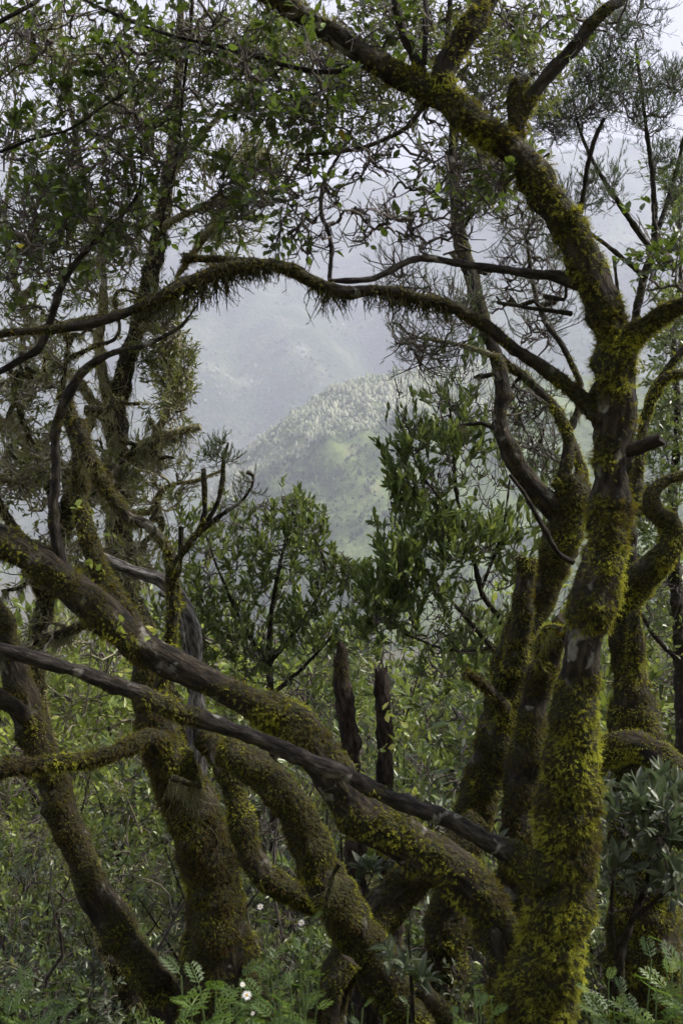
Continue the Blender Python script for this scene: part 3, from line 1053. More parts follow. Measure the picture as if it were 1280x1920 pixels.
AM_TRUNK = along_z(dA, [(1920, .85), (1700, .72), (1620, .85), (1320, .82), (1270, .66), (1240, .42), (1195, .38), (1160, .7), (1000, .78), (950, .62), (900, .36), (820, .36), (780, .5), (740, .6), (650, .9), (600, .75), (520, .6), (400, .5), (330, .56), (270, .72), (220, .6), (150, .42), (0, .4)])
AM_LEAN = along_x(3.28, [(-100, .55), (100, .52), (200, .58), (250, .5), (290, .3), (400, .26), (455, .48), (490, .9), (560, .85), (600, .45), (680, .55), (760, .6), (900, .66), (980, .85)])
AM_LONG = along_x(2.85, [(-100, .2), (200, .28), (320, .45), (345, .8), (370, .6), (400, .15), (500, .3), (560, .35), (620, .12), (900, .05), (945, .35), (985, .95)])
mosses = []
for lb, nm, mt, ms, jag, fr, dens, sh in [
        (a_trunk, 'trunk', M_BARK, AM_TRUNK, 0, 0.030, 21000, 0.04), (a_left, 'limb', M_BARK, 0.50, 0, 0.016, 16000, -0.22), (a_stub, 'branch', M_BARK, 0.35, 0, 0.012, 12000, -0.2),
        (a_right, 'limb', M_BARK, 0.42, 0, 0.016, 14000, -0.1), (a_spur, 'limb', M_BARK, 0.45, 0.4, 0.014, 12000, -0.2), (a_east, 'limb', M_BARK, 0.68, 0, 0.02, 18000, 0.0),
        (a_arch, 'branch', M_BARK_DARK, 0.52, 0, 0.014, 16000, -0.28), (a_knob, 'branch', M_BARK_DARK, 0.55, 0.5, 0.014, 16000, -0.3), (a_arch2, 'branch', M_BARK_GREY, 0.25, 0, 0.010, 9000, -0.2),
        (a_up, 'branch', M_BARK_GREY, 0.15, 0, 0.008, 5000, -0.2), (a_dead, 'branch', M_BARK_DARK, 0.25, 0.6, 0.008, 7000, -0.2), (a_twig, 'branch', M_BARK_DARK, 0.25, 0.6, 0.009, 7000, -0.2),
        (a_cut, 'branch', M_BARK_DARK, 0.35, 0.8, 0.014, 12000, -0.1), (a_long, 'limb', M_BARK_GREY, AM_LONG, 0, 0.014, 14000, -0.05), (a_lean, 'limb', M_BARK, AM_LEAN, 0, 0.026, 19000, -0.05),
        (a_rise, 'branch', M_BARK_GREY, 0.3, 0, 0.012, 10000, -0.05), (a_rise2, 'branch', M_BARK_DARK, 0.25, 0, 0.010, 9000, -0.15),
        (a_b1, 'branch', M_BARK_DARK, 0.2, 0, 0.008, 6000, -0.2), (a_b2, 'branch', M_BARK_DARK, 0.2, 0, 0.008, 6000, -0.2), (a_b3, 'branch', M_BARK_DARK, 0.1, 0, 0.008, 3000, -0.2),
        (a_b4, 'branch', M_BARK_DARK, 0.25, 0, 0.008, 6000, -0.2), (a_b5, 'branch', M_BARK_DARK, 0.1, 0, 0.008, 3000, -0.2), (a_b6, 'branch', M_BARK_DARK, 0.2, 0, 0.008, 6000, -0.2)]:
    add_limb(A, lb, nm, mt, ms, jag)
    mosses.append((lb, ms, fr, dens, sh))
moss_on(A, mosses)
M_FRINGE = leaf_mat('moss_fringe', [(0.0, (0.02, 0.018, 0.01)), (0.5, (0.05, 0.045, 0.02)), (1.0, (0.11, 0.1, 0.045))], rough=0.9, trans=0.2, spec=0.1)
hang_on(A, [(a_arch, 800, 0.10, 0.0024, 0.33, 0.74), (a_arch, 160, 0.03, 0.001, 0.1, 0.33), (a_knob, 60, 0.03, 0.001, 0, 1)], 'moss_fringe', M_FRINGE)
hang_on(A, [(a_left, 160, 0.04, 0.0008, 0, 0.6), (a_right, 90, 0.06, 0.0008, 0.3, 0.9), (a_trunk, 160, 0.03, 0.0008, 0.70, 0.9), (a_lean, 220, 0.05, 0.0009, 0.5, 1.0)])

# crown: round dark leaves above and left, bare twigs in the middle
skel = np.concatenate([l.c[::3] for l in (a_left, a_stub, a_right, a_trunk, a_b1, a_b2, a_b3, a_b4, a_b5, a_b6, a_up, a_rise2, a_arch2, a_east)])
skel = skel[project(skel)[1] < 640]
tg = blob_points([(110, 80, 150, 110, 3.15, .35, 26), (330, 130, 160, 110, 3.1, .35, 44), (250, 290, 150, 110, 3.2, .35, 46), (110, 320, 140, 120, 3.2, .4, 38),
                  (60, 470, 100, 110, 3.2, .4, 40), (200, 440, 90, 90, 3.25, .3, 30), (545, 195, 120, 70, 3.05, .25, 40), (610, 100, 90, 60, 3.1, .3, 16), (440, 60, 100, 70, 3.1, .3, 18),
                  (500, 340, 90, 90, 3.1, .25, 18), (760, 60, 120, 70, 3.1, .3, 12), (200, -60, 300, 60, 3.2, .5, 20), (1060, 30, 140, 60, 3.2, .4, 12),
                  (900, 330, 90, 80, 3.2, .3, 14), (1240, 500, 50, 60, 3.0, .25, 12), (430, 390, 60, 60, 3.2, .25, 10)])
t1 = drop_twigs(connect(skel, tg, wander=0.5))
t2 = drop_twigs(polyline_grow(t1, 4, 0.15, 45, 4, t0=0.3))
t3 = drop_twigs(polyline_grow(t2, 2, 0.08, 45, 3, t0=0.3))
lv = [np.concatenate(z) for z in zip(leaves_on(t2, 6, 0.029), leaves_on(t3, 6, 0.028))]
lv = drop_opening(*lv)
tgb = blob_points([(640, 370, 130, 110, 3.0, .25, 34), (760, 420, 110, 90, 3.0, .25, 26), (860, 400, 100, 100, 3.1, .25, 16), (560, 430, 70, 60, 2.95, .2, 14), (720, 300, 110, 60, 3.0, .2, 16)])
b1 = connect(skel, tgb, wander=0.6)
b2 = drop_twigs(polyline_grow(b1, 3, 0.11, 45, 4, t0=0.2, wander=0.35))
b3 = drop_twigs(polyline_grow(b2, 1, 0.05, 45, 3, t0=0.2, wander=0.35))
lb_ = leaves_on(b2[::2], 3, 0.028)
lv = [np.concatenate(z) for z in zip(lv, drop_opening(*lb_))]
twig_part(A, [(t1, 0.0042, 0.0022, 5), (t2, 0.002, 0.0012, 3), (t3, 0.0011, 0.0007, 3), (b1, 0.0042, 0.0024, 5), (b2, 0.0022, 0.0012, 3), (b3, 0.0013, 0.0008, 3)])
lv = gaps(lv, 0.085, 0.24, 211)
leaf_parts(A, lv, LEAF_BROAD, M_BROAD, M_BROAD_O, 300)
# young leaves sprouting from the leaning limb
sp = np.array([P(*q) for q in [(170, 1065, 3.15), (230, 1165, 3.15), (285, 1190, 3.15), (725, 1340, 3.0), (725, 1400, 2.95), (770, 1485, 2.85), (205, 1005, 3.1), (150, 950, 3.1)]])
sl = np.repeat(sp, 4, 0) + rng.normal(size=(len(sp) * 4, 3)) * 0.008
leaf_parts(A, (sl, unit(rng.normal(size=sl.shape) + np.array([0, -0.3, 0.7])), unit(rng.normal(size=sl.shape) + np.array([0, 0, 1.0])), np.full(len(sl), 0.03)), LEAF_BROAD, M_LIME, M_BROAD_O, 0, shift=0.25)


# ------------------------------------------------------------------ 2 leaning dark trunk, left
C = thing('leaning_tree', 'bare dark trunk leaning left at the lower left edge', 'tree', (P(330, 960, 4.0)[0], 4.0, -1.2))
c_tr = Limb([(400, 2300, 150, 4.0), (340, 1970, 115, 4.0), (292, 1860, 97, 4.0), (240, 1780, 86, 4.0), (190, 1690, 77, 4.0), (150, 1600, 76, 4.0), (115, 1520, 80, 4.0), (85, 1430, 85, 4.0), (48, 1330, 86, 4.0), (12, 1220, 82, 4.0), (-30, 1120, 80, 4.0), (-120, 950, 70, 4.0)], lump=0.2)
c_br = Limb([(-30, 1290, 50, 3.95), (20, 1320, 46, 3.92), (60, 1360, 40, 3.95)])
add_limb(C, c_tr, 'trunk', M_BARK_DARK, 0.54)
add_limb(C, c_br, 'branch', M_BARK_DARK, 0.5)
moss_on(C, [(c_tr, 0.54, 0.013, 16000, -0.18), (c_br, 0.5, 0.016, 12000, -0.15)])

# ------------------------------------------------------------------ 3 broad mossy trunk, left of the middle
D = thing('mossy_tree', 'broad mossy trunk standing behind the smooth slanting branch, left of middle', 'tree', (P(420, 960, 3.9)[0], 3.9, -1.1))
dD = 3.9
d_tr = Limb([(440, 2300, 330, dD), (425, 2000, 260, dD), (415, 1880, 215, dD), (410, 1760, 175, dD), (400, 1660, 150, dD), (378, 1560, 140, dD), (345, 1480, 132, dD), (310, 1400, 105, dD), (290, 1320, 84, dD), (275, 1240, 74, dD), (240, 1160, 62, 3.9), (190, 1080, 52, 3.95), (150, 950, 44, 4.0), (150, 850, 40, 4.0), (120, 740, 30, 4.0)], k=26, lump=0.18)
d_l = Limb([(310, 1400, 60, 3.8), (270, 1385, 46, 3.7), (220, 1408, 40, 3.6), (160, 1424, 38, 3.55), (100, 1430, 40, 3.5), (20, 1440, 44, 3.45), (-80, 1455, 46, 3.4)])
d_r = Limb([(385, 1380, 60, dD), (425, 1430, 58, 3.8), (445, 1510, 62, 3.75), (460, 1580, 62, 3.72), (500, 1645, 66, 3.7), (555, 1678, 64, 3.7), (610, 1695, 56, 3.72)])
d_j = Limb([(300, 1290, 34, 3.8), (322, 1180, 32, 3.75), (322, 1060, 30, 3.72), (285, 992, 28, 3.7), (230, 960, 32, 3.72), (165, 850, 40, 3.75), (150, 790, 30, 3.8)], lump=0.25)
d_k = Limb([(320, 1075, 22, 3.7), (340, 1040, 19, 3.66), (372, 1000, 17, 3.64), (420, 962, 12, 3.62), (452, 940, 9, 3.6), (472, 912, 7, 3.6), (474, 892, 8, 3.6), (463, 885, 12, 3.6)])
d_k2 = Limb([(370, 1005, 16, 3.64), (383, 960, 15, 3.62), (382, 880, 13, 3.6)])
d_k3 = Limb([(382, 990, 13, 3.64), (412, 930, 13, 3.64), (420, 860, 11, 3.66), (428, 830, 6, 3.66)])
d_s = Limb([(330, 1080, 20, 3.7), (338, 1050, 18, 3.68), (340, 990, 14, 3.66)])
for lb, nm, ms, sh, jag in [(d_tr, 'trunk', 0.74, -0.16, 0), (d_l, 'limb', 0.72, -0.02, 0), (d_r, 'limb', 0.74, 0.0, 0), (d_j, 'limb', 0.6, -0.12, 0), (d_k, 'branch', 0.45, -0.1, 0), (d_k2, 'branch', 0.5, 0, .5), (d_k3, 'branch', 0.4, -.1, 0), (d_s, 'branch', .4, -.1, .8)]:
    add_limb(D, lb, nm, M_BARK, ms, jag)
moss_on(D, [(d_tr, 0.74, 0.017, 15000, -0.2), (d_l, 0.72, 0.018, 17000, -0.14), (d_r, 0.74, 0.014, 22000, -0.1), (d_j, 0.6, 0.02, 15000, -0.12), (d_k, 0.5, 0.014, 14000, -0.1), (d_k2, 0.6, 0.014, 14000, 0.1), (d_k3, 0.5, 0.012, 14000, 0.0)])  # negative tint shifts paint the broad trunk's shade into its moss
d_gr = Limb([(322, 1458, 20, 3.62), (345, 1466, 18, 3.6), (378, 1476, 10, 3.6)])
add_limb(D, d_gr, 'branch', M_BARK, 0.8)
hang_on(D, [(d_gr, 150, 0.2, 0.0008, 0.0, 1), (d_j, 420, 0.16, 0.001, 0.4, 0.95), (d_tr, 300, 0.14, 0.001, 0.82, 1.0), (d_k, 120, 0.04, 0.0008, 0.1, 0.8)])
tk = connect(np.concatenate([d_k3.c, d_k.c[-12:]]), blob_points([(415, 848, 34, 34, 3.66, .08, 26), (470, 920, 40, 25, 3.6, .08, 8)]), wander=0.4)
tk2 = polyline_grow(tk[:26], 5, 0.06, 35, 4, up=0.3)
twig_part(D, [(tk, 0.002, 0.001, 4), (tk2, 0.001, 0.0006, 3)])
leaf_parts(D, leaves_on(tk2, 26, 0.012, spread=0.7, up=0.3, t0=0.1), NEEDLE, M_HEATH)

# weathered hollow of dead wood behind it
W = thing('dead_wood', 'grey weathered strip of dead wood curving down behind the leaning limb', 'dead wood', (P(365, 960, 4.4)[0], 4.4, -2.0))
w_o = Limb([(390, 1900, 60, 4.4), (375, 1500, 50, 4.4), (364, 1240, 44, 4.4), (358, 1180, 46, 4.38), (342, 1125, 44, 4.36), (305, 1090, 40, 4.34), (250, 1070, 34, 4.32), (180, 1040, 30, 4.3)], lump=0.2, wander=0.4)
add_limb(W, w_o, 'trunk', M_DRIFT, 0.1, 0.8)
w_i = Limb([(300, 1110, 16, 4.3), (325, 1130, 14, 4.3), (342, 1180, 12, 4.3), (350, 1260, 10, 4.3)], lump=0.2)
add_limb(W, w_i, 'splinter', M_DRIFT, 0.05)

# ------------------------------------------------------------------ 4 forked mossy tree in the middle bottom
E = thing('mossy_tree', 'forked mossy tree at bottom centre under the slanting limbs', 'tree', (P(760, 960, 3.5)[0], 3.5, -0.9))
dE = 3.5
e_tr = Limb([(900, 2250, 150, dE), (800, 1970, 100, dE), (745, 1880, 104, dE), (702, 1800, 112, dE), (652, 1722, 112, dE), (606, 1645, 100, dE), (575, 1565, 92, dE), (535, 1495, 92, dE), (475, 1440, 82, 3.55), (420, 1405, 70, 3.6)], k=22, lump=0.2)
e_r = Limb([(600, 2150, 130, 3.6), (610, 1950, 100, 3.6), (630, 1850, 92, 3.6), (690, 1740, 104, 3.62), (760, 1660, 96, 3.64), (840, 1600, 80, 3.66), (900, 1540, 70, 3.7)], lump=0.16)
e_root = Limb([(655, 1800, 60, 3.42), (625, 1850, 52, 3.4), (618, 1920, 50, 3.4), (610, 2100, 60, 3.4)], lump=0.2)
e_root2 = Limb([(790, 1850, 44, 3.4), (830, 1905, 46, 3.38), (870, 1990, 50, 3.36), (900, 2150, 60, 3.36)], lump=0.2)
for lb, nm, ms in [(e_tr, 'trunk', 0.8), (e_r, 'limb', 0.7), (e_root, 'root', 0.7), (e_root2, 'root', 0.8)]:
    add_limb(E, lb, nm, M_BARK, ms)
moss_on(E, [(e_tr, 0.74, 0.013, 24000, -0.12), (e_r, 0.62, 0.013, 20000, -0.24), (e_root, 0.62, 0.013, 20000, -0.16), (e_root2, 0.7, 0.013, 20000, -0.1)])  # darker moss tints stand in for the deep shade down here
e_h = Limb([(612, 1690, 10, 3.38), (625, 1640, 12, 3.38), (636, 1620, 12, 3.38)])
add_limb(E, e_h, 'branch', M_BARK, 0.8)
hang_on(E, [(e_h, 60, 0.14, 0.0007, 0.0, 1)])

# ------------------------------------------------------------------ 5 mossy trunks behind the right tree
dF = 4.6
Ft = thing('mossy_tree', 'mossy trunk just left of the right tree with a bare snaking branch rising from it', 'tree', (P(830, 960, dF)[0], dF, -2.0))
f_tr = Limb([(800, 2150, 150, dF), (845, 1700, 110, dF), (882, 1540, 98, dF), (920, 1420, 96, dF), (952, 1300, 92, dF), (975, 1200, 86, dF), (1020, 1100, 92, dF), (1058, 1000, 92, dF), (1072, 930, 92, dF), (1062, 898, 70, dF)], k=22, lump=0.16)
f_st = Limb([(965, 1260, 60, 4.5), (974, 1190, 54, 4.48), (980, 1120, 50, 4.46), (986, 1048, 46, 4.46)], lump=0.22)
f_sn = Limb([(1060, 990, 66, dF), (1030, 945, 60, 4.58), (990, 900, 55, 4.55), (952, 842, 48, 4.52), (936, 790, 42, 4.5), (942, 730, 40, 4.5), (930, 670, 36, 4.52), (906, 602, 38, 4.55), (886, 530, 42, 4.6), (866, 460, 38, 4.65), (855, 400, 34, 4.7), (846, 320, 28, 4.75), (850, 220, 22, 4.8), (840, 80, 16, 4.9), (850, -80, 10, 5.0)], lump=0.16)
f_b2 = Limb([(1050, 910, 36, 4.6), (1064, 830, 30, 4.62), (1042, 770, 28, 4.66), (1000, 722, 24, 4.7), (950, 682, 20, 4.72), (925, 650, 16, 4.7)], lump=0.2)
f_b3 = Limb([(1090, 920, 40, 4.6), (1085, 870, 26, 4.65), (1070, 820, 18, 4.7)], lump=0.2)
f_dk = Limb([(1075, 1055, 14, 4.3), (1045, 1035, 15, 4.28), (1015, 985, 15, 4.26), (985, 930, 12, 4.24), (955, 890, 9, 4.22)])
f_k = Limb([(945, 1330, 40, 4.5), (925, 1300, 30, 4.45), (895, 1275, 24, 4.4), (875, 1262, 20, 4.38)], lump=0.2)
f_b4 = Limb([(935, 670, 20, 4.5), (890, 655, 14, 4.5), (830, 640, 10, 4.5), (775, 632, 6, 4.5)])
f_b5 = Limb([(1062, 820, 22, 4.65), (1090, 740, 18, 4.7), (1060, 660, 16, 4.75), (1020, 600, 14, 4.8), (1000, 540, 10, 4.9), (985, 440, 8, 5.0)])
f_x = stray_limbs([f_sn, f_b5, f_b2], 14, (850, 280, 1080, 820), 4.8, 12, 4)
for lb in f_x:
    add_limb(Ft, lb, 'branch', M_BARK_DARK, 0.4)
for lb, nm, mt, ms, sh, jag in [(f_tr, 'trunk', M_BARK, 0.74, -0.08, 0.3), (f_st, 'limb', M_BARK, 0.7, -0.02, 0.3), (f_sn, 'limb', M_BARK, 0.36, -0.05, 0), (f_b2, 'branch', M_BARK, 0.55, -0.1, 0), (f_b3, 'branch', M_BARK, 0.7, 0.05, .4), (f_dk, 'branch', M_BARK_DARK, 0.1, -0.2, 0), (f_k, 'branch', M_BARK, 0.6, -0.1, 0.5), (f_b4, 'branch', M_BARK_PALE, 0.4, 0, 0), (f_b5, 'branch', M_BARK_DARK, 0.4, -0.1, 0)]:
    add_limb(Ft, lb, nm, mt, ms, jag)
moss_on(Ft, [(f_tr, 0.7, 0.018, 15000, -0.2), (f_st, 0.7, 0.018, 15000, -0.12), (f_b2, 0.55, 0.018, 14000, -0.1), (f_b3, 0.75, 0.018, 16000, 0.1), (f_k, 0.6, 0.018, 14000, -0.1), (f_sn, 0.4, 0.014, 12000, -0.15), (f_b5, .4, .014, 10000, -.1)])  # trunk moss darkened: shade is put into its tint
hang_on(Ft, [(lb, 40, 0.07, 0.0016, 0.1, 0.95) for lb in f_x] + [(f_sn, 260, 0.05, 0.001, 0.4, 0.8), (f_b5, 160, 0.06, 0.001, 0.1, 0.9), (f_b2, 120, 0.05, 0.001, 0.2, 0.9)])
fsk = np.concatenate([l.c[::2] for l in [f_sn, f_b2, f_b4, f_b5] + f_x])
ft = blob_points([(850, 600, 60, 50, 4.5, .25, 20), (810, 660, 60, 45, 4.55, .25, 18), (760, 640, 25, 20, 4.5, .1, 5), (1000, 560, 80, 120, 4.9, .3, 36), (900, 330, 110, 120, 4.9, .4, 22), (880, 150, 140, 120, 5.0, .5, 24), (990, 760, 60, 60, 4.8, .25, 20), (760, 540, 50, 50, 4.7, .25, 12), (980, 400, 60, 100, 5.0, .3, 22), (1010, 850, 50, 60, 4.9, .2, 16)])
ft1 = connect(fsk, ft, wander=0.5)
ft2 = drop_twigs(polyline_grow(ft1, 5, 0.17, 40, 4, up=0.15, t0=0.3))
ft3 = drop_twigs(polyline_grow(ft2, 3, 0.08, 35, 3, up=0.25, t0=0.3))
twig_part(Ft, [(ft1, 0.006, 0.0035, 4), (ft2, 0.003, 0.0016, 3), (ft3, 0.0016, 0.001, 3)])
leaf_parts(Ft, drop_opening(*leaves_on(ft3[rng.random(len(ft3)) < 0.75], 13, 0.016, spread=0.9, up=0.25, t0=0.2)), NEEDLE, M_HEATH)

ft = blob_points([(800, 80, 200, 100, 5.2, .6, 60), (690, 190, 130, 80, 5.1, .4, 30), (960, 110, 110, 130, 5.2, .5, 40), (900, 300, 90, 90, 5.0, .4, 24), (600, 120, 120, 100, 5.3, .5, 24), (800, -80, 400, 80, 5.3, .7, 40)])
ft1 = connect(fsk, ft, wander=0.5)
ft2 = polyline_grow(ft1, 4, 0.2, 42, 4, up=0.1, t0=0.3)
ft3 = polyline_grow(ft2, 2, 0.1, 40, 3, up=0.15, t0=0.3)
twig_part(Ft, [(ft1, 0.005, 0.0025, 4), (ft2, 0.002, 0.001, 3), (ft3, 0.0011, 0.0007, 3)])
leaf_parts(Ft, gaps(leaves_on(ft3, 8, 0.05, spread=0.8, t0=0.2), 0.25, -0.35, 19), LEAF_NARROW, M_OLIVE)

F2 = thing('mossy_tree', 'slim mossy trunk between two thicker trunks right of the snags', 'tree', (P(965, 960, 4.3)[0], 4.3, -1.7))
f2_tr = Limb([(950, 2100, 120, 4.3), (965, 1700, 100, 4.3), (972, 1530, 90, 4.3), (990, 1400, 82, 4.3), (1010, 1290, 70, 4.3), (1038, 1200, 60, 4.25), (1060, 1160, 46, 4.2)], lump=0.2)
add_limb(F2, f2_tr, 'trunk', M_BARK, 0.66)
f2_b = Limb([(1020, 1270, 30, 4.25), (1012, 1210, 26, 4.2), (1030, 1180, 22, 4.15), (1050, 1180, 18, 4.1)], lump=0.2)
add_limb(F2, f2_b, 'branch', M_BARK, 0.8)
moss_on(F2, [(f2_tr, 0.62, 0.018, 15000, -0.26), (f2_b, 0.9, 0.022, 16000, 0.12)])  # trunk moss tint lowered as painted shade
hang_on(F2, [(f2_b, 300, 0.13, 0.0009, 0.2, 1.0)])

dG = 4.1
G = thing('mossy_tree', 'mossy tree at the right edge with a thick bent limb', 'tree', (P(1195, 960, dG)[0], dG, -1.6))
g_tr = Limb([(1215, 2000, 220, dG), (1200, 1560, 150, dG), (1198, 1430, 128, dG), (1192, 1350, 112, dG), (1184, 1280, 92, dG), (1172, 1200, 76, dG), (1172, 1140, 74, dG), (1200, 1088, 74, 4.05), (1248, 1040, 64, 4.0), (1258, 990, 62, 4.0), (1228, 962, 54, 4.0), (1222, 932, 42, 4.0), (1248, 902, 26, 4.0), (1300, 885, 20, 4.0), (1380, 840, 14, 4.0)], k=22, lump=0.22)
g_st = Limb([(1180, 1290, 46, 4.0), (1190, 1220, 40, 3.98), (1188, 1160, 34, 3.96), (1195, 1150, 16, 3.96)], lump=0.2)
g_b = Limb([(1200, 960, 40, 4.05), (1195, 900, 26, 4.1), (1215, 760, 22, 4.15), (1260, 680, 18, 4.2), (1330, 610, 16, 4.2)], lump=0.22)
g_b2 = Limb([(1205, 790, 22, 4.15), (1240, 715, 26, 4.1), (1300, 700, 22, 4.1)], lump=0.22)
for lb, nm, ms, jag in [(g_tr, 'trunk', 0.72, 0), (g_st, 'limb', 0.8, 0.6), (g_b, 'branch', 0.75, 0), (g_b2, 'branch', 0.8, 0)]:
    add_limb(G, lb, nm, M_BARK, ms, jag)
moss_on(G, [(g_tr, 0.72, 0.016, 17000, -0.04), (g_st, 0.8, 0.016, 17000, 0.1), (g_b, 0.75, 0.015, 16000, 0.05), (g_b2, 0.8, 0.015, 16000, 0.1)])

LOG = thing('fallen_log', 'mossy fallen log lying beside the right tree', 'log', (P(1200, 960, 3.8)[0], 3.8, P(1200, 1500, 3.8)[2]))
l_tr = Limb([(1110, 1440, 70, 3.95), (1130, 1410, 78, 3.9), (1190, 1398, 84, 3.85), (1240, 1430, 90, 3.8), (1275, 1490, 92, 3.75), (1310, 1580, 96, 3.7), (1350, 1900, 110, 3.7)], lump=0.18)
add_limb(LOG, l_tr, 'trunk', M_BARK_DARK, 0.58)
moss_on(LOG, [(l_tr, 0.60, 0.014, 26000, 0.2)])

# ------------------------------------------------------------------ 6 two dead snags
S1 = thing('dead_snag', 'taller dark dead snag with a pointed top', 'snag', (P(665, 960, 4.4)[0], 4.4, -2.2), 'dead snags in the middle')
s1 = Limb([(690, 2000, 70, 4.4), (664, 1600, 56, 4.4), (656, 1430, 52, 4.4), (652, 1350, 50, 4.4), (642, 1290, 46, 4.4), (640, 1240, 38, 4.4), (642, 1222, 26, 4.4), (637, 1208, 16, 4.4)], lump=0.34, k=20)
add_limb(S1, s1, 'trunk', M_BARK_DEAD, 0.25, 1.4)
moss_on(S1, [(s1, 0.25, 0.014, 14000, -0.3)])
S2 = thing('dead_snag', 'shorter dead snag with a broken flat top', 'snag', (P(730, 960, 4.4)[0], 4.4, -2.2), 'dead snags in the middle')
s2 = Limb([(740, 2000, 70, 4.4), (726, 1600, 50, 4.4), (722, 1480, 46, 4.4), (720, 1380, 44, 4.4), (718, 1310, 44, 4.4), (714, 1262, 36, 4.4)], lump=0.34, k=20)
add_limb(S2, s2, 'trunk', M_BARK_DEAD, 0.3, 1.8)
moss_on(S2, [(s2, 0.3, 0.014, 14000, -0.2)])

# ------------------------------------------------------------------ 7 lichen-hung tree, left
dI = 6.0
I = thing('lichen_tree', 'tall tree hung with pale beard lichen at the left', 'tree', (P(225, 960, dI)[0], dI, -2.4))
i_tr = Limb([(430, 1900, 110, dI), (370, 1500, 90, dI), (290, 1260, 76, dI), (236, 1110, 72, dI), (225, 1000, 66, dI), (224, 900, 60, dI), (218, 800, 50, dI), (234, 690, 42, dI), (262, 600, 46, dI), (286, 500, 46, dI), (300, 430, 44, dI), (315, 340, 32, 6.05), (326, 250, 26, 6.1), (335, 130, 20, 6.2), (340, -40, 14, 6.3)], lump=0.2)
i_l = Limb([(218, 800, 40, dI), (196, 720, 30, 5.95), (186, 640, 25, 5.9), (196, 560, 20, 5.9), (185, 440, 16, 5.95), (150, 300, 12, 6.0), (120, 120, 9, 6.1), (110, -20, 7, 6.2)], lump=0.2)
i_b1 = Limb([(300, 430, 22, dI), (350, 400, 16, 5.9), (400, 382, 14, 5.85), (470, 368, 12, 5.8), (560, 345, 8, 5.75)], lump=0.25)
i_b2 = Limb([(330, 520, 14, dI), (380, 450, 20, 5.9), (430, 372, 20, 5.85), (490, 300, 13, 5.8), (520, 250, 8, 5.8)], lump=0.25)
i_b3 = Limb([(228, 880, 30, dI), (262, 840, 26, 5.9), (300, 820, 24, 5.85), (376, 800, 17, 5.8)], lump=0.2)
i_b4 = Limb([(226, 920, 26, dI), (270, 860, 22, 5.95), (310, 780, 18, 5.95), (340, 740, 13, 5.95), (360, 715, 8, 5.95)], lump=0.2)
i_b5 = Limb([(225, 960, 20, dI), (280, 960, 16, 5.9), (310, 915, 13, 5.85), (370, 900, 9, 5.8), (420, 880, 5, 5.8)], lump=0.2)
i_b6 = Limb([(220, 820, 30, dI), (150, 720, 24, 6.05), (90, 660, 18, 6.1), (40, 560, 14, 6.15), (10, 420, 10, 6.2), (30, 250, 7, 6.2)], lump=0.2)
i_b7 = Limb([(222, 980, 26, dI), (160, 900, 22, 5.9), (90, 850, 18, 5.85), (20, 800, 14, 5.8), (-60, 740, 12, 5.8)], lump=0.2)
i_b8 = Limb([(320, 330, 18, 6.05), (380, 250, 14, 6.1), (450, 180, 11, 6.15), (520, 100, 8, 6.2)], lump=0.2)
IL = [i_l, i_b1, i_b2, i_b3, i_b4, i_b5, i_b6, i_b7, i_b8]
IL += stray_limbs([i_tr] + IL, 16, (0, 330, 320, 900), 6.0, 16, 5)
add_limb(I, i_tr, 'trunk', M_BARK, 0.48)
for lb in IL:
    add_limb(I, lb, 'limb', M_BARK_PALE, 0.55)
M_MOSS_PALE = leaf_mat('moss_pale', [(0.0, (0.06, 0.048, 0.018)), (0.35, (0.2, 0.175, 0.07)), (0.7, (0.38, 0.35, 0.16)), (1.0, (0.52, 0.48, 0.22))], rough=0.85, trans=0.35, tcol=(0.42, 0.38, 0.12), spec=0.1)
_keep = M_MOSS
M_MOSS = M_MOSS_PALE
moss_on(I, [(i_tr, 0.72, 0.0245, 4600, 0.05)] + [(lb, 0.8, 0.0245, 5200, 0.08) for lb in IL])
M_MOSS = _keep
hang_on(I, [(i_tr, 560, 0.21, 0.003, 0.36, 0.85), (i_l, 260, 0.22, 0.003, 0.0, 0.7), (i_b2, 170, 0.13, 0.0018, 0.1, 0.8), (i_b1, 90, 0.06, 0.0016, 0, 0.9), (i_b3, 300, 0.22, 0.003, 0.5, 1.0), (i_b4, 220, 0.2, 0.003, 0.1, 0.9), (i_b5, 110, 0.08, 0.0016, 0.2, 0.9), (i_b6, 280, 0.2, 0.003, 0.0, 0.8), (i_b7, 340, 0.24, 0.003, 0.1, 0.9)])
isk = np.concatenate([l.c[::2] for l in [i_tr] + IL])
it = blob_points([(330, 680, 36, 90, 6.0, .25, 34), (310, 610, 40, 60, 6.0, .25, 16), (330, 760, 40, 40, 5.95, .2, 12), (100, 150, 150, 150, 6.2, .6, 46), (300, 180, 160, 160, 6.2, .6, 50), (480, 90, 140, 90, 6.2, .5, 36), (80, 420, 110, 160, 6.2, .6, 34), (220, 480, 90, 120, 6.1, .5, 22), (460, 320, 90, 60, 5.9, .3, 24), (60, 640, 80, 120, 6.0, .4, 18), (420, 440, 60, 60, 5.9, .3, 14), (300, 900, 70, 60, 5.9, .3, 14), (30, 860, 60, 100, 6.0, .4, 10)])
it1 = connect(isk, it, wander=0.5)
it2 = drop_twigs(polyline_grow(it1, 5, 0.24, 42, 4, up=0.12, t0=0.3))
it3 = drop_twigs(polyline_grow(it2, 3, 0.11, 40, 3, up=0.2, t0=0.3))
twig_part(I, [(it1, 0.009, 0.005, 4), (it2, 0.004, 0.002, 3), (it3, 0.002, 0.0012, 3)], mat=M_TWIG_PALE)
it3k = it3[rng.random(len(it3)) < 0.6]
leaf_parts(I, drop_opening(*leaves_on(it3k, 8, 0.045, spread=0.75, up=0.1, t0=0.2)), LEAF_NARROW, M_OLIVE)

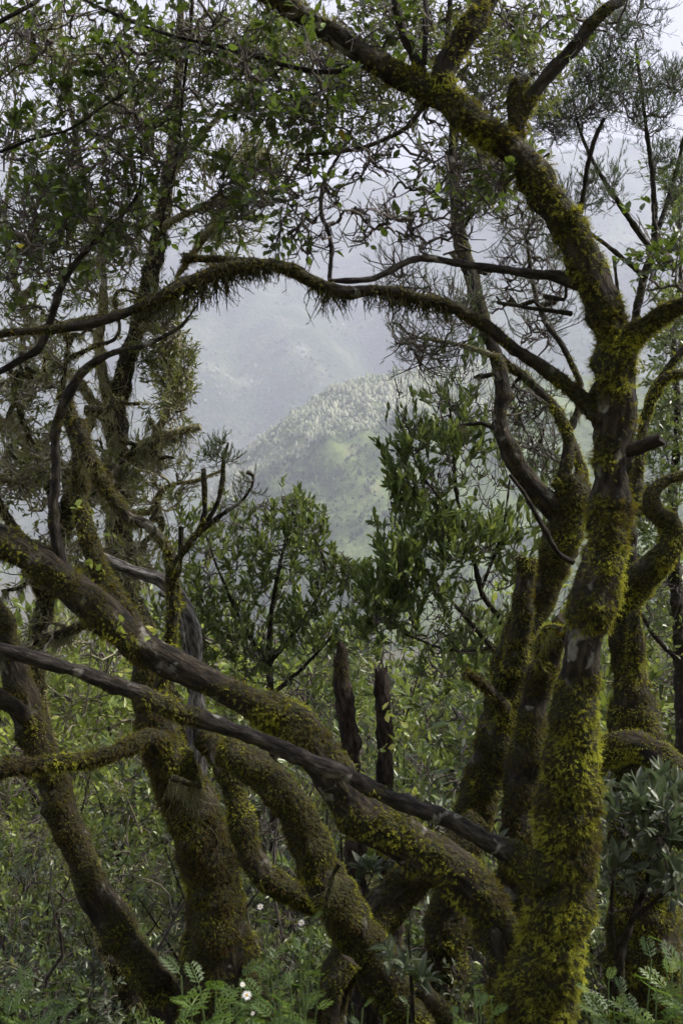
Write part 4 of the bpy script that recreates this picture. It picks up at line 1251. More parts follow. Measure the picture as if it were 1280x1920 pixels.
I2 = thing('lichen_tree', 'low twiggy lichen-covered tree at the left edge behind the rising branch', 'tree', (P(60, 960, 5.2)[0], 5.2, -2.0))
j_tr = Limb([(290, 1950, 80, 5.2), (150, 1600, 60, 5.2), (80, 1380, 52, 5.2), (70, 1200, 46, 5.2), (120, 1000, 40, 5.2), (140, 880, 34, 5.2), (165, 800, 28, 5.15), (180, 790, 24, 5.15)], lump=0.25)
j_l = [Limb([(85, 1130, 34, 5.2), (40, 1020, 28, 5.1), (-10, 930, 22, 5.05), (-60, 860, 18, 5.0)], lump=0.25), Limb([(120, 1000, 26, 5.2), (80, 880, 20, 5.15), (40, 780, 16, 5.1), (20, 690, 12, 5.1)], lump=0.25),
       Limb([(130, 960, 24, 5.2), (200, 900, 20, 5.1), (250, 850, 14, 5.05), (290, 830, 9, 5.0)], lump=0.25), Limb([(90, 1120, 28, 5.2), (170, 1060, 24, 5.1), (240, 1040, 18, 5.05), (300, 990, 10, 5.0)], lump=0.25),
       Limb([(70, 1200, 30, 5.2), (140, 1180, 26, 5.1), (210, 1150, 22, 5.05), (260, 1160, 12, 5.0)], lump=0.25), Limb([(150, 850, 18, 5.2), (120, 740, 14, 5.2), (130, 640, 10, 5.2)], lump=0.25)]
j_l += stray_limbs([j_tr] + j_l, 24, (-20, 520, 320, 1120), 5.1)
add_limb(I2, j_tr, 'trunk', M_BARK, 0.6)
for lb in j_l:
    add_limb(I2, lb, 'limb', M_BARK, 0.62)
M_MOSS = M_MOSS_PALE
moss_on(I2, [(lb, 0.72, 0.022, 6000, -0.06) for lb in [j_tr] + j_l])
M_MOSS = _keep
hang_on(I2, [(lb, 200 if q < 6 else 60, 0.18, 0.0024, 0.1, 1.0) for q, lb in enumerate(j_l)])
j1 = connect(np.concatenate([l.c[::2] for l in [j_tr] + j_l]), blob_points([(60, 700, 70, 90, 5.2, .3, 24), (60, 880, 80, 100, 5.1, .35, 36), (190, 900, 80, 80, 5.1, .3, 24), (120, 1050, 130, 70, 5.1, .35, 40), (250, 1060, 60, 60, 5.0, .2, 14), (60, 1200, 80, 60, 5.1, .3, 16)]), wander=0.6)
j2 = drop_twigs(polyline_grow(j1, 5, 0.16, 45, 4, wander=0.35))
j3 = drop_twigs(polyline_grow(j2, 3, 0.08, 45, 3, wander=0.35))
twig_part(I2, [(j1, 0.009, 0.005, 4), (j2, 0.004, 0.0022, 3), (j3, 0.0022, 0.0013, 3)], mat=M_TWIG_PALE)
leaf_parts(I2, leaves_on(j3[rng.random(len(j3)) < 0.3], 5, 0.035), LEAF_SMALL, M_OLIVE)

# ------------------------------------------------------------------ 8 heather trees and small-leaved trees, right and behind
def crown_tree(root, limbs, mat, blobs, leaf, lmat, lsize, tw=(5, 0.24, 3, 0.11), per=9, moss=0.4, tmat=None, frac=1.0, rad=(0.006, 0.0024, 0.0013), up=0.2, singles=0, lmat_o=None, spread=0.8, lift=0.15, gap=-0.35, gap_scale=0.3, plume=False):
    for q, lb in enumerate(limbs):
        add_limb(root, lb, 'trunk' if q == 0 else 'limb', mat, moss)
    sk = np.concatenate([l.c[::2] for l in limbs])
    c1 = connect(sk, blob_points(blobs), wander=0.5)
    c2 = drop_twigs(polyline_grow(c1, tw[0], tw[1], 28 if plume else 42, 4, up=up, t0=0.25))
    c3 = drop_twigs(polyline_grow(c2, tw[2], tw[3], 25 if plume else 38, 3, up=up, t0=0.25))
    twig_part(root, [(c1, rad[0], rad[1], 4), (c2, rad[1], rad[2], 3)] + ([] if plume else [(c3, rad[2], rad[2] * 0.6, 3)]), mat=tmat)
    c3 = c3[rng.random(len(c3)) < frac]
    if plume:
        c2 = c2[fbm(c2[:, 0] / 0.28, 2, 88) + rng.normal(0, 0.2, len(c2)) > 0.0]
        c3 = c3[fbm(c3[:, 0] / 0.28, 2, 88) + rng.normal(0, 0.2, len(c3)) > 0.0]
        lv = [np.concatenate(z) for z in zip(leaves_on(c2, per + 3, lsize, spread=spread, up=lift, t0=0.3, flat=0.3, jitter=0.6), leaves_on(c3, per, lsize, spread=spread, up=lift, t0=0.15, flat=0.3, jitter=0.6))]
        leaf_parts(root, drop_opening(*lv), leaf, lmat, lmat_o, singles)
        return
    leaf_parts(root, gaps(drop_opening(*leaves_on(c3, per, lsize, spread=spread, up=lift, t0=0.15)), gap_scale, gap, 77), leaf, lmat, lmat_o, singles)


R = thing('heather_tree', 'feathery heather tree with upswept dark branches at upper right', 'tree', (P(1200, 960, 6.6)[0], 6.6, -2.6))
crown_tree(R, [Limb([(1180, 1900, 70, 6.6), (1180, 1200, 40, 6.6), (1182, 700, 22, 6.6), (1205, 530, 20, 6.6), (1226, 450, 19, 6.6), (1222, 330, 13, 6.6), (1205, 200, 9, 6.6), (1190, 80, 6, 6.6)]),
               Limb([(1224, 475, 18, 6.6), (1172, 400, 15, 6.5), (1120, 320, 11, 6.45), (1085, 240, 8, 6.4), (1070, 170, 5, 6.4)]),
               Limb([(1226, 450, 15, 6.6), (1262, 340, 11, 6.65), (1290, 220, 8, 6.7)]),
               Limb([(1210, 520, 15, 6.6), (1155, 475, 12, 6.5), (1110, 440, 10, 6.45), (1075, 410, 7, 6.4)]),
               Limb([(1182, 640, 14, 6.6), (1160, 560, 11, 6.6), (1150, 480, 8, 6.6)])],
           M_BARK_DARK, [(1060, 230, 60, 50, 6.4, .3, 34), (1130, 170, 80, 80, 6.5, .35, 44), (1220, 180, 80, 110, 6.7, .35, 40), (1160, 60, 110, 60, 6.6, .35, 30), (1100, 360, 60, 60, 6.4, .25, 16), (1250, 330, 40, 80, 6.7, .3, 14), (1060, 460, 40, 50, 6.4, .2, 10)],
           NEEDLE, M_HEATH, 0.026, tw=(5, 0.2, 4, 0.1), per=15, spread=0.7, lift=0.3, frac=0.85, up=0.25)

R2 = thing('small_leaved_tree', 'small-leaved tree against the mist at the right edge', 'tree', (P(1270, 960, 8.0)[0], 8.0, -3.4))
crown_tree(R2, [Limb([(1290, 1900, 80, 8), (1280, 1300, 44, 8), (1260, 1000, 28, 8), (1270, 800, 20, 8), (1262, 650, 13, 8), (1275, 500, 8, 8), (1270, 380, 5, 8)]),
                Limb([(1266, 1050, 18, 8), (1220, 960, 13, 7.9), (1180, 900, 9, 7.85), (1150, 860, 6, 7.8)]), Limb([(1280, 1250, 18, 8), (1225, 1190, 13, 7.9), (1190, 1130, 8, 7.85)])],
           M_BARK_DARK, [(1262, 620, 50, 110, 8, .5, 40), (1275, 390, 35, 90, 8, .4, 22), (1260, 820, 60, 110, 8, .5, 44), (1215, 950, 60, 90, 7.9, .4, 30), (1240, 1130, 70, 90, 8, .5, 34), (1170, 1010, 40, 80, 7.8, .3, 10)],
           LEAF_SMALL, M_LAUREL, 0.05, tw=(4, 0.22, 3, 0.1), per=5, up=0.15)

K1 = thing('laurel_bush', 'tall glossy laurel bush in front of the hill, left of the right trunks', 'bush', (P(940, 960, 6.4)[0], 6.4, -2.3))
crown_tree(K1, [Limb([(985, 1800, 40, 6.4), (960, 1250, 18, 6.4), (944, 1175, 15, 6.4), (905, 1115, 14, 6.4), (888, 1050, 13, 6.4), (868, 990, 11, 6.4), (855, 920, 9, 6.4), (846, 800, 7, 6.4), (838, 720, 4, 6.4)]),
                Limb([(960, 1260, 14, 6.4), (900, 1190, 11, 6.35), (840, 1120, 9, 6.3), (790, 1060, 6, 6.25)]), Limb([(868, 990, 8, 6.4), (820, 930, 7, 6.35), (780, 870, 5, 6.3), (765, 800, 4, 6.3)]),
                Limb([(900, 1110, 9, 6.4), (940, 1000, 8, 6.45), (955, 900, 5, 6.5)]), Limb([(950, 1210, 10, 6.4), (850, 1220, 8, 6.3), (760, 1190, 5, 6.2)])],
           M_BARK_DARK, [(855, 770, 55, 60, 6.4, .3, 34), (765, 810, 26, 60, 6.3, .15, 18), (850, 880, 100, 70, 6.4, .35, 60), (780, 950, 50, 50, 6.35, .25, 26), (810, 1050, 90, 80, 6.35, .35, 52), (900, 1030, 80, 90, 6.4, .35, 44), (790, 1160, 100, 70, 6.3, .4, 46), (950, 850, 40, 80, 6.5, .2, 20), (880, 1180, 80, 60, 6.4, .3, 22), (830, 720, 40, 30, 6.35, .15, 10), (960, 1000, 60, 120, 6.5, .3, 24), (740, 1080, 50, 60, 6.2, .2, 18), (700, 1150, 40, 40, 6.2, .2, 12), (860, 1270, 110, 60, 6.4, .4, 30), (745, 740, 10, 20, 6.3, .08, 5), (890, 700, 20, 25, 6.4, .1, 6), (1010, 930, 40, 80, 6.6, .2, 14), (1000, 1090, 50, 70, 6.6, .3, 16), (720, 1000, 24, 20, 6.2, .1, 6), (740, 890, 12, 30, 6.3, .1, 6), (930, 760, 24, 50, 6.5, .15, 9), (690, 1200, 50, 50, 6.2, .2, 12), (980, 1180, 50, 70, 6.6, .3, 14)],
           LEAF_LAUREL, M_LAUREL, 0.062, tw=(2, 0.24, 1, 0.13), per=7, plume=True, up=0.5, singles=300, lmat_o=M_LAUREL_O, spread=0.55, lift=0.3, rad=(0.005, 0.0024, 0.0014))

K2 = thing('laurel_bush', 'rounded laurel bush below the valley view behind the dead branch', 'bush', (P(500, 960, 7.6)[0], 7.6, -2.8))
crown_tree(K2, [Limb([(520, 1800, 40, 7.6), (510, 1350, 20, 7.6), (505, 1200, 15, 7.6), (520, 1080, 10, 7.6), (545, 980, 7, 7.6), (550, 930, 4, 7.6)]),
                Limb([(508, 1260, 14, 7.6), (450, 1160, 10, 7.5), (410, 1070, 7, 7.5), (385, 1000, 5, 7.5)]), Limb([(508, 1240, 13, 7.6), (570, 1160, 10, 7.6), (610, 1080, 6, 7.55), (590, 1000, 4, 7.55)]),
                Limb([(512, 1300, 12, 7.6), (580, 1240, 9, 7.5), (650, 1160, 6, 7.5)])],
           M_BARK_DARK, [(545, 945, 40, 30, 7.6, .3, 22), (470, 975, 70, 40, 7.6, .35, 36), (540, 1040, 90, 60, 7.6, .4, 52), (410, 1040, 70, 70, 7.5, .4, 40), (625, 1080, 50, 50, 7.55, .3, 28), (480, 1140, 140, 70, 7.6, .5, 60), (610, 1180, 80, 60, 7.5, .4, 34), (470, 1230, 120, 60, 7.5, .4, 34), (590, 1000, 22, 40, 7.55, .2, 12), (400, 1180, 90, 90, 7.6, .4, 36), (650, 1060, 30, 40, 7.5, .2, 12), (560, 1300, 120, 60, 7.5, .4, 30), (350, 1060, 50, 70, 7.5, .3, 20), (600, 960, 10, 22, 7.5, .1, 5), (670, 1130, 36, 60, 7.5, .2, 12), (340, 980, 30, 30, 7.5, .2, 8), (430, 945, 20, 20, 7.5, .15, 6), (500, 935, 12, 20, 7.5, .1, 5), (330, 1170, 50, 80, 7.5, .3, 20)],
           LEAF_LAUREL, M_LAUREL, 0.06, tw=(2, 0.22, 1, 0.12), per=7, plume=True, up=0.45, singles=300, lmat_o=M_LAUREL_O, spread=0.7, lift=0.3, rad=(0.005, 0.0024, 0.0014))

L1 = thing('grey_leaved_shrub', 'shrub with large dull grey-green leaves beside the right trunk', 'shrub', (P(1190, 960, 3.3)[0], 3.3, -0.6))
crown_tree(L1, [Limb([(1150, 2200, 30, 3.3), (1160, 1830, 26, 3.3), (1180, 1740, 20, 3.3), (1210, 1660, 14, 3.3), (1220, 1560, 8, 3.3), (1230, 1500, 5, 3.3)]), Limb([(1162, 1820, 16, 3.3), (1145, 1740, 12, 3.3), (1150, 1640, 8, 3.3), (1170, 1540, 5, 3.3)]),
                Limb([(1190, 1720, 14, 3.3), (1260, 1660, 10, 3.25), (1300, 1600, 8, 3.2)])],
           M_BARK_DARK, [(1190, 1540, 60, 50, 3.3, .2, 18), (1250, 1590, 50, 90, 3.25, .2, 20), (1170, 1640, 40, 60, 3.3, .15, 12), (1240, 1500, 40, 40, 3.35, .2, 10), (1145, 1700, 30, 40, 3.3, .1, 5)],
           LEAF_LAUREL, M_GREY, 0.062, tw=(2, 0.09, 1, 0.06), per=8, up=0.3, singles=300, lmat_o=M_GREY_O, spread=0.9, lift=0.3, rad=(0.004, 0.002, 0.0012))
for lab, (bx, by), bl in [('small shrub with grey-green leaf rosettes at the foot of the forked trunk', (765, 2100), [(765, 1735, 20, 18, 2.9, .05, 3), (785, 1830, 34, 22, 2.85, .06, 4), (740, 1805, 18, 18, 2.85, .05, 3)]),
                          ('grey-green sapling beneath the leaning limb behind the forked trunk', (650, 2000), [(640, 1565, 22, 18, 4.2, .08, 5), (680, 1640, 30, 16, 4.2, .08, 6), (905, 1600, 40, 25, 4.0, .1, 5), (730, 1620, 25, 15, 4.2, .08, 5)])]:
    dd = bl[0][4]
    q = thing('grey_leaved_sapling', lab, 'shrub', (P(bx, by, dd)[0], dd, float(P(bx, by, dd)[2])))
    bx0, by0 = bl[0][0], bl[0][1]
    crown_tree(q, [Limb([(bx, by, 16, dd), ((bx + bx0) / 2 + 8, (by + by0) / 2, 12, dd), (bx0, by0 + 20, 7, dd), (bx0, by0, 4, dd)])], M_BARK_DARK, bl, LEAF_LAUREL, M_GREY, 0.056 if dd < 3.5 else 0.07, tw=(1, 0.03, 1, 0.03), per=9, up=0.3, singles=120, lmat_o=M_GREY_O, spread=1.3, lift=0.2, rad=(0.003, 0.002, 0.001))


# ------------------------------------------------------------------ 9 understory shrubs: prototypes and copies
def shrub_proto(name, height, width, n_t, leaf, lmat, lsize, tw, per, frac, tmat, stems=5, up=0.2, spread=0.8):
    root = thing(name, 'x y z w', 'shrub', (0, 0, 0))
    st = []
    for q in range(stems):
        a = q * 6.283 / stems + rng.uniform(-.4, .4)
        rr = width * 0.5 * rng.uniform(0.5, 1.0)
        hh = height * rng.uniform(0.65, 0.95)
        pts = [(0.05 * math.cos(a), 0.05 * math.sin(a), -0.25, 0.016 * height / 2), (0.3 * rr * math.cos(a), 0.3 * rr * math.sin(a), hh * 0.35, 0.012 * height / 2),
               (0.7 * rr * math.cos(a + .3), 0.7 * rr * math.sin(a + .3), hh * 0.72, 0.008 * height / 2), (rr * math.cos(a + .2), rr * math.sin(a + .2), hh, 0.003)]
        lb = Limb(pts, world=True, k=6, step=0.07, wander=1.2)
        link('stem', lb.geo(0.4).mesh('stem', M_BARK_DARK if tmat is M_TWIG else M_BARK_PALE, smooth=True), root)
        st.append(lb.c)
    q = unit(rng.normal(size=(n_t, 3))) * rng.random((n_t, 1)) ** 0.45
    tgt = q * np.array([width * 0.55, width * 0.55, height * 0.45]) + np.array([0, 0, height * 0.55])
    c1 = connect(np.concatenate(st), tgt, wander=0.6)
    c2 = polyline_grow(c1, tw[0], tw[1], 45, 4, up=up, t0=0.2, wander=0.35)
    c3 = polyline_grow(c2, tw[2], tw[3], 42, 3, up=up, t0=0.2, wander=0.35)
    twig_part(root, [(c1, 0.008, 0.004, 4), (c2, 0.0035, 0.002, 3), (c3, 0.002, 0.0012, 3)], mat=tmat)
    c3 = c3[rng.random(len(c3)) < frac]
    p, ax, nr, s = gaps(leaves_on(c3, per, lsize, spread=spread, up=0.2, t0=0.15), 0.32, -0.22, 5)
    g = Geo()
    tv, tf = leaf
    v, f = scatter(tv, tf, p, ax, nr, s)
    g.add(v, f, tint=np.repeat(rng.beta(2, 2, len(p)), len(tv)))
    stuff(link('foliage', g.mesh('foliage', lmat), root))
    return root


PROTO = {
    'dark': shrub_proto('evergreen_shrub', 2.2, 1.9, 130, LEAF_LAUREL, M_LAUREL, 0.085, (3, 0.22, 2, 0.12), 7, 1.0, M_TWIG),
    'grey': shrub_proto('evergreen_shrub', 2.0, 1.9, 130, LEAF_SMALL, M_GREY, 0.07, (3, 0.22, 2, 0.12), 6, 1.0, M_TWIG),
    'lime': shrub_proto('sunlit_shrub', 2.4, 2.2, 130, LEAF_SMALL, M_LIME, 0.08, (3, 0.25, 2, 0.14), 6, 0.9, M_TWIG),
    'twig': shrub_proto('bare_shrub', 2.6, 2.2, 90, LEAF_SMALL, M_OLIVE, 0.065, (4, 0.3, 3, 0.14), 4, 0.6, M_TWIG, stems=7),
    'pale': shrub_proto('lichen_shrub', 2.6, 2.2, 90, LEAF_SMALL, M_LIME, 0.065, (4, 0.28, 3, 0.14), 4, 0.7, M_TWIG_PALE, stems=7),
}
USED = set()
LOOK = {'dark': ('glossy green evergreen shrub', 'evergreen shrubs'), 'grey': ('small-leaved grey-green shrub', 'grey-green shrubs'), 'lime': ('bright yellow-green shrub', 'yellow-green shrubs'),
        'twig': ('nearly bare twiggy shrub', 'twiggy shrubs'), 'pale': ('shrub with pale lichened twigs', 'pale twiggy shrubs')}
PLACE = [(90, 'at the left edge'), (210, 'beside the leaning dark trunk'), (330, 'between leaning and broad mossy trunks'), (450, 'behind the broad mossy trunk'), (570, 'behind the middle of the limb'),
         (690, 'behind the taller snag'), (790, 'right of the two snags'), (900, 'below the tall laurel bush'), (1010, 'behind the two mossy trunks'), (1130, 'behind the thick right tree'), (1220, 'just right of the thick right tree'), (2000, 'at the right edge')]
ROW = [(5.6, 'in front'), (8.2, 'in the thicket'), (12.5, 'at midslope'), (18.5, 'in the clearing'), (99, 'far behind')]
SPOTS = [
    # far rows, sunlit
    (40, 1150, 20, 'lime'), (150, 1120, 22, 'lime'), (180, 1340, 11.5, 'twig'), (80, 1380, 9.4, 'twig'), (280, 1380, 10.4, 'dark'), (110, 1300, 15, 'lime'), (250, 1290, 17, 'lime'), (200, 1440, 13, 'pale'), (290, 1450, 13, 'lime'), (30, 1360, 13, 'twig'),
    (330, 1250, 18, 'pale'), (420, 1200, 18, 'dark'), (520, 1190, 15, 'twig'), (600, 1200, 14, 'lime'), (690, 1190, 16, 'dark'), (760, 1210, 17, 'grey'), (850, 1200, 15, 'lime'), (800, 1290, 12, 'pale'),
    (700, 1330, 11, 'twig'), (600, 1350, 10, 'dark'), (860, 1350, 11, 'dark'), (940, 1230, 14, 'grey'), (1060, 1180, 16, 'lime'), (1160, 1170, 17, 'twig'), (1240, 1130, 18, 'pale'), (1270, 1230, 12, 'twig'),
    (1220, 1310, 12, 'lime'), (1120, 1280, 12, 'dark'), (460, 1290, 11, 'grey'), (540, 1380, 9.5, 'twig'), (780, 1400, 9, 'grey'), (640, 1460, 9, 'dark'), (380, 1360, 10, 'pale'),
    (100, 1200, 26, 'dark'), (230, 1180, 27, 'lime'), (360, 1170, 26, 'grey'), (500, 1160, 25, 'lime'), (640, 1150, 26, 'dark'), (780, 1140, 25, 'lime'), (930, 1130, 26, 'pale'), (1080, 1110, 27, 'dark'), (1220, 1080, 26, 'lime'),
    (160, 1370, 18, 'pale'), (60, 1460, 11, 'lime'), (260, 1390, 20, 'pale'), (20, 1220, 18, 'twig'), (310, 1600, 9, 'pale'), (240, 1510, 10, 'lime'), (130, 1480, 10, 'lime'), (700, 1250, 13, 'lime'), (560, 1290, 12, 'dark'),
    (720, 1180, 21, 'pale'), (560, 1150, 21, 'dark'), (1000, 1160, 21, 'dark'), (1270, 1060, 21, 'dark'), (400, 1150, 21, 'lime'), (20, 1080, 24, 'dark'), (900, 1310, 12.5, 'lime'), (1180, 1240, 13.5, 'dark'),
    (30, 1020, 14, 'pale'), (120, 1050, 15, 'lime'), (210, 1060, 14, 'pale'), (300, 1070, 13, 'lime'), (1180, 1060, 12, 'dark'), (1250, 1000, 12, 'pale'), (1110, 1120, 11, 'lime'),
    # near thicket
    (30, 1500, 7.6, 'pale'), (120, 1560, 7.5, 'dark'), (60, 1640, 6, 'grey'), (170, 1680, 6.2, 'dark'), (20, 1730, 5.2, 'dark'), (120, 1750, 5.4, 'grey'), (250, 1600, 7.2, 'pale'), (210, 1790, 5.2, 'dark'),
    (300, 1640, 6.5, 'twig'), (500, 1500, 6.5, 'twig'), (560, 1590, 6.0, 'dark'), (480, 1660, 5.5, 'twig'), (640, 1550, 7, 'dark'), (720, 1580, 6.5, 'grey'), (820, 1500, 7, 'lime'), (780, 1620, 5.6, 'grey'),
    (860, 1640, 5.0, 'dark'), (900, 1700, 4.8, 'twig'), (850, 1430, 8, 'dark'), (920, 1500, 7.6, 'grey'), (1140, 1430, 6, 'dark'), (1220, 1430, 6.5, 'grey'), (1180, 1580, 5, 'twig'), (1260, 1620, 5, 'dark'),
    (1150, 1680, 4.8, 'twig'), (1240, 1740, 4.6, 'dark'), (700, 1490, 8, 'twig'), (560, 1440, 8, 'grey'), (0, 1580, 6.4, 'twig'), (230, 1700, 8, 'lime'), (330, 1560, 8, 'dark'), (70, 1820, 4.6, 'grey'),
    (660, 1740, 4.9, 'dark'), (500, 1780, 4.8, 'dark'), (560, 1750, 5.2, 'grey'), (840, 1770, 4.4, 'grey'), (1130, 1560, 5.6, 'grey'), (180, 1640, 6.8, 'twig'), (270, 1760, 5.8, 'grey'), (740, 1700, 5.3, 'dark')]


def spot_label(kind, px, d):
    place = next(t for lim, t in PLACE if px < lim)
    row = next(t for lim, t in ROW if d < lim)
    return LOOK[kind][0] + ' ' + place + ' ' + row


COUNT = {}
for px, top, d, kind in SPOTS:
    k_ = spot_label(kind, px, d)
    COUNT.setdefault(k_, []).append((px, d))


def put_shrub(kind, px, top, d):
    x = (px - 640.0) / F * d
    z0 = float(ground_z(np.array([x]), np.array([d]))[0])
    ztop = CAM_Z + (960 - top) / F * d
    h = {'dark': 2.2, 'grey': 2.0, 'lime': 2.4, 'twig': 2.6, 'pale': 2.6}[kind]
    s = min(2.6, max(0.5, (ztop - z0) / h))
    lab = spot_label(kind, px, d)
    same = sorted(COUNT[lab])
    if len(same) == 2:
        lab += (', left one', ', right one')[same.index((px, d))]
    elif len(same) > 2:
        lab += (', leftmost', ', second', ', third', ', fourth')[same.index((px, d))]
    grp = LOOK[kind][1] + (' of the near thicket' if d < 8.2 else ' down the slope')
    src = PROTO[kind]
    if kind not in USED:
        USED.add(kind)
        src.location = (x, d, z0)
        src.rotation_euler = (0, 0, rng.uniform(0, 6.28))
        src.scale = (s, s, s)
        src['label'], src['group'] = lab, grp
    else:
        copy_thing(src, (x, d, z0), rng.uniform(0, 6.28), s, lab, grp)


for px, top, d, kind in SPOTS:
    put_shrub(kind, px, top, d)

# dry grass and low growth on the clearing
n = 18000
gx = rng.uniform(-1, 1, n)
gy = rng.uniform(6, 34, n)
gx = gx * (gy * 0.36 + 0.6)
gp = np.stack([gx, gy, ground_z(gx, gy)], -1)
tv, tf = SPRIG
v, f = scatter(tv * np.array([0.28, 1, 1]), tf, gp, unit(np.array([0, 0, 1.0]) + rng.normal(size=(n, 3)) * 0.28), rng.normal(size=(n, 3)), rng.uniform(0.2, 0.75, n))
g = Geo()
g.add(v, f, tint=np.repeat(np.clip(rng.normal(0.5, 0.2, n), 0, 1), len(tv)))
stuff(link('dry_grass', g.mesh('dry_grass', M_DRY)), 'dry yellow grass covering the clearing behind the trunks', 'grass')

# loose mass of bare twigs and small leaves in the depth of the thicket
n = 200
tx = rng.uniform(-1, 1, n)
ty = rng.uniform(5, 17, n)
tx = tx * (ty * 0.33)
tz = ground_z(tx, ty)
d = unit(np.array([0, 0, 1.0]) + rng.normal(size=(n, 3)) * 0.35)
L_ = rng.uniform(0.8, 2.2, n)
pts = [np.stack([tx, ty, tz - 0.1], -1)]
for q in range(8):
    d = unit(d + rng.normal(size=(n, 3)) * 0.22)
    pts.append(pts[-1] + d * (L_ / 8)[:, None])
u1 = np.stack(pts, 1)
u2 = polyline_grow(u1, 6, 0.5, 45, 6, up=0.1, wander=0.35)
u3 = polyline_grow(u2, 3, 0.2, 45, 4, up=0.1, wander=0.35)
u1, u2, u3 = drop_twigs(u1), drop_twigs(u2), drop_twigs(u3)
g = Geo()
for pl, r0, r1, k in ((u1, 0.012, 0.006, 5), (u2, 0.005, 0.0026, 3), (u3, 0.0026, 0.0014, 3)):
    v, f = tubes(pl, np.linspace(r0, r1, pl.shape[1])[None] * rng.uniform(0.7, 1.3, (len(pl), 1)), k)
    g.add(v, f)
stuff(link('thicket', g.mesh('thicket', M_TWIG, smooth=True)), 'tangle of thin bare twigs filling the wood behind the trunks', 'thicket')
p, ax, nr, s = drop_opening(*leaves_on(u3[rng.random(len(u3)) < 0.5], 4, 0.04))
tv, tf = LEAF_SMALL
v, f = scatter(tv, tf, p, ax, nr, s)
g = Geo()
g.add(v, f, tint=np.repeat(rng.beta(2, 2, len(p)), len(tv)))
stuff(link('thicket_leaves', g.mesh('thicket_leaves', M_OLIVE)), 'small scattered leaves in the twig tangle behind the trunks', 'leaves')


# ------------------------------------------------------------------ 10 herbs with feathered leaves, and daisies, at the bottom
def feather_mesh(seed):
    r = np.random.default_rng(seed)
    g = Geo()
    tv, tf = leaf_template(0.030, 2, fold=0.02, droop=0.22)
    g.add(tv, tf)
    lobe_v, lobe_f = leaf_template(0.085, 1, fold=0.02, droop=0.15)
    for t in np.linspace(0.16, 0.93, 6):
        ln = 0.46 * math.sin(math.pi * (0.16 + 0.74 * t)) ** 0.8
        for s in (-1, 1):
            base = np.array([[0, t, -0.22 * t * t]])
            a = np.array([[s * 0.8, 0.62 + r.uniform(-.1, .1), -0.1]])
            v, f = scatter(lobe_v, lobe_f, base, a, np.array([[0, 0, 1.0]]), [ln])
            g.add(v, f)
            for q in (0.35, 0.62):
                for s2 in (-1, 1):
                    a2 = unit(a + np.array([[s2 * 0.62 * 0.8, -s2 * s * 0.62 * 0.8, 0]]))
                    v, f = scatter(np.array([(-.15, 0, 0), (.15, 0, 0), (0, 1, 0)], float), np.array([(0, 1, 2)]), base + unit(a) * ln * q, a2, np.array([[0, 0, 1.0]]), [ln * 0.36])
                    g.add(v, f)
    return g.mesh('leaf', M_HERB)


FEATHER = [feather_mesh(q) for q in range(3)]
g = Geo()
tv, tf = leaf_template(0.15, 2, fold=0.02, droop=0.1)
g.add(tv, tf)
PETAL = g.mesh('petal', M_PETAL)


def disc_mesh():
    g = Geo()
    v, f = [], []
    for q, (r, z) in enumerate(((1.0, 0), (0.85, 0.3), (0.45, 0.5))):
        v += [(r * math.cos(a), r * math.sin(a), z) for a in np.arange(10) * 0.6283]
        if q:
            f += [((q - 1) * 10 + i, (q - 1) * 10 + (i + 1) % 10, q * 10 + (i + 1) % 10, q * 10 + i) for i in range(10)]
    v.append((0, 0, 0.55))
    g.add(v, f)
    g.f.append(np.array([(20 + i, 20 + (i + 1) % 10, 30) for i in range(10)]))
    return g.mesh('flower', M_DISC, smooth=True)


DISC = disc_mesh()


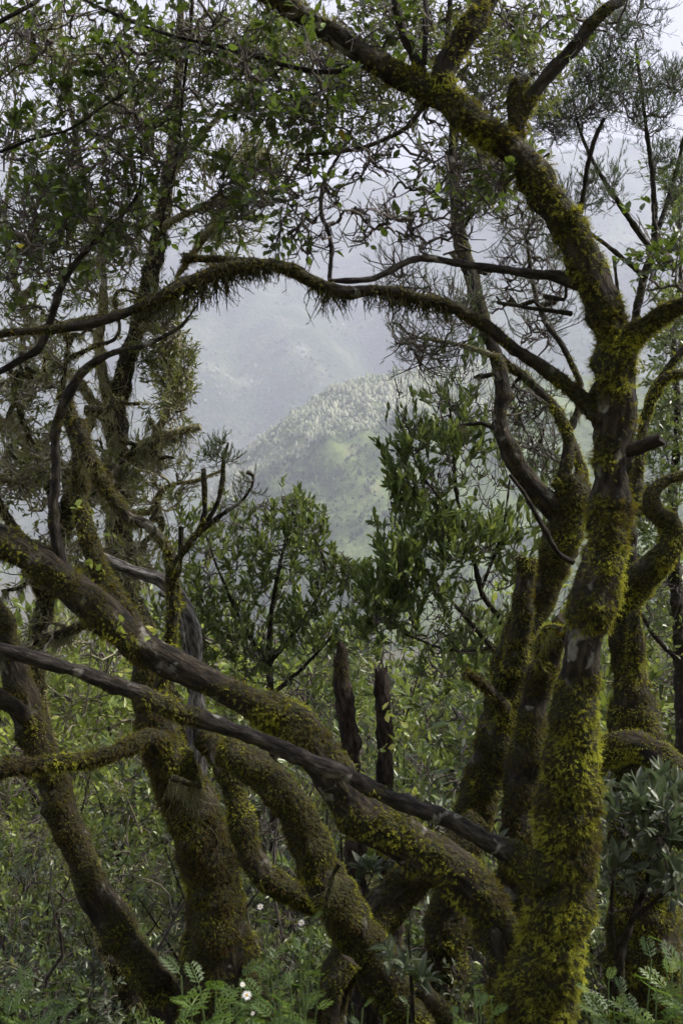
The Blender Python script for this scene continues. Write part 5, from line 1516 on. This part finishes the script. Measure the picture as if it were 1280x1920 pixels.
def herb(label, px, d, tops, leaf_len=0.085, flowers=(), per=9):
    x = (px - 640.0) / F * d
    z0 = float(ground_z(np.array([x]), np.array([d]))[0])
    root = thing('daisy_plant', label, 'plant', (x, d, z0), 'feather-leaved plants along the bottom')
    for tx_, ty_, td in tops:
        T = P(tx_, ty_, td)
        B = np.array([x + (T[0] - x) * 0.4, d + (td - d) * 0.4, z0 - 0.03])
        mid = (T + B) / 2 + rng.normal(size=3) * 0.02
        lb = Limb([(*B, 0.0035), (*mid, 0.003), (*T, 0.0018)], world=True, k=5, step=0.05, wander=0.3)
        link('stem', lb.geo(0.0).mesh('stem', M_STEM, smooth=True), root)
        n = len(lb.c)
        ga = rng.uniform(0, 6.28)
        for q in range(per):
            t = 1 - 0.6 * (q / per) ** 1.1
            c = lb.c[min(n - 1, int(t * (n - 1)))]
            an = ga + q * 2.4
            el = 0.75 - 0.55 * q / per + rng.normal() * 0.12
            ax = np.array([math.cos(an) * math.cos(el), math.sin(an) * math.cos(el), math.sin(el)])
            s = leaf_len * (0.65 + 0.5 * min(1, q / 3)) * rng.uniform(0.85, 1.15)
            o = link('leaf', FEATHER[int(rng.integers(3))], root)
            o.matrix_basis = frame_matrix(c, ax, np.array([-ax[0] * 0.4, -ax[1] * 0.4, 1.0]), s)
    for fx, fy, fd, fs in flowers:
        T = P(fx, fy, fd)
        B = np.array([x, d, z0])
        lb = Limb([(*B, 0.0025), (*((T + B) / 2 + rng.normal(size=3) * 0.02), 0.0018), (*T, 0.001)], world=True, k=5, step=0.05, wander=0.3)
        link('stem', lb.geo(0.0).mesh('stem', M_STEM, smooth=True), root)
        nrm = unit(np.array([rng.normal() * 0.25, -0.75, 0.8]))
        fo = link('flower', DISC, root)
        ref = unit(np.cross(nrm, [1.0, 0.2, 0]))
        mt = frame_matrix(T, ref, nrm, fs * 0.28)
        fo.matrix_basis = mt
        for q in range(13):
            a = q * 6.283 / 13 + rng.normal() * 0.06
            dv = ref * math.cos(a) + np.cross(nrm, ref) * math.sin(a)
            po = bpy.data.objects.new('petal', PETAL)
            COL.objects.link(po)
            po.parent = fo
            w = frame_matrix(T + dv * fs * 0.22, dv + nrm * 0.1, nrm, fs * 0.85 * rng.uniform(0.9, 1.1))
            po.matrix_parent_inverse = mt.inverted()
            po.matrix_basis = w


herb('feathery green plant with a white daisy at the foot of the broad mossy trunk', 440, 2.6,
     [(340, 1830, 2.55), (375, 1850, 2.5), (405, 1860, 2.5), (450, 1835, 2.6), (490, 1830, 2.65), (525, 1860, 2.6), (360, 1890, 2.4), (470, 1890, 2.45), (430, 1875, 2.5), (545, 1895, 2.55), (400, 1910, 2.4), (510, 1910, 2.45), (330, 1915, 2.4)],
     leaf_len=0.09, flowers=[(463, 1866, 2.42, 0.011), (455, 1846, 2.42, 0.006), (474, 1900, 2.4, 0.005)])
herb('yellow-green feathery plant in the bottom left corner', 60, 2.7, [(10, 1850, 2.7), (50, 1855, 2.65), (95, 1860, 2.7), (30, 1880, 2.6), (75, 1885, 2.6), (125, 1885, 2.6), (-10, 1880, 2.6), (55, 1905, 2.55), (105, 1910, 2.55), (15, 1910, 2.55)], leaf_len=0.08)
herb('tall leggy feathery plant with white daisies in front of the forked trunk', 570, 3.1, [(500, 1730, 3.0), (585, 1725, 3.1), (560, 1780, 3.05), (600, 1830, 3.0), (545, 1850, 3.0), (520, 1800, 3.0)], leaf_len=0.065, per=7, flowers=[(488, 1700, 2.95, 0.009), (565, 1730, 2.95, 0.009)])
herb('small feathery plant left of the main trunk foot', 880, 2.75, [(890, 1855, 2.8), (865, 1880, 2.75), (900, 1890, 2.7), (850, 1905, 2.7), (920, 1870, 2.75)], leaf_len=0.055)
herb('bright feathery plant right of the main trunk foot', 1140, 2.7, [(1140, 1840, 2.75), (1110, 1865, 2.7), (1170, 1865, 2.7), (1150, 1890, 2.65), (1190, 1900, 2.65), (1120, 1905, 2.6)], leaf_len=0.07)
herb('tallest feathery plant in the bottom right corner', 1250, 2.7, [(1245, 1770, 2.75), (1220, 1800, 2.7), (1275, 1785, 2.7), (1260, 1830, 2.65), (1290, 1820, 2.6), (1230, 1860, 2.6), (1265, 1890, 2.55)], leaf_len=0.08)
herb('small feathery sprig at the bottom below the forked trunk', 700, 2.75, [(680, 1890, 2.75), (765, 1885, 2.75), (720, 1905, 2.7)], leaf_len=0.045)
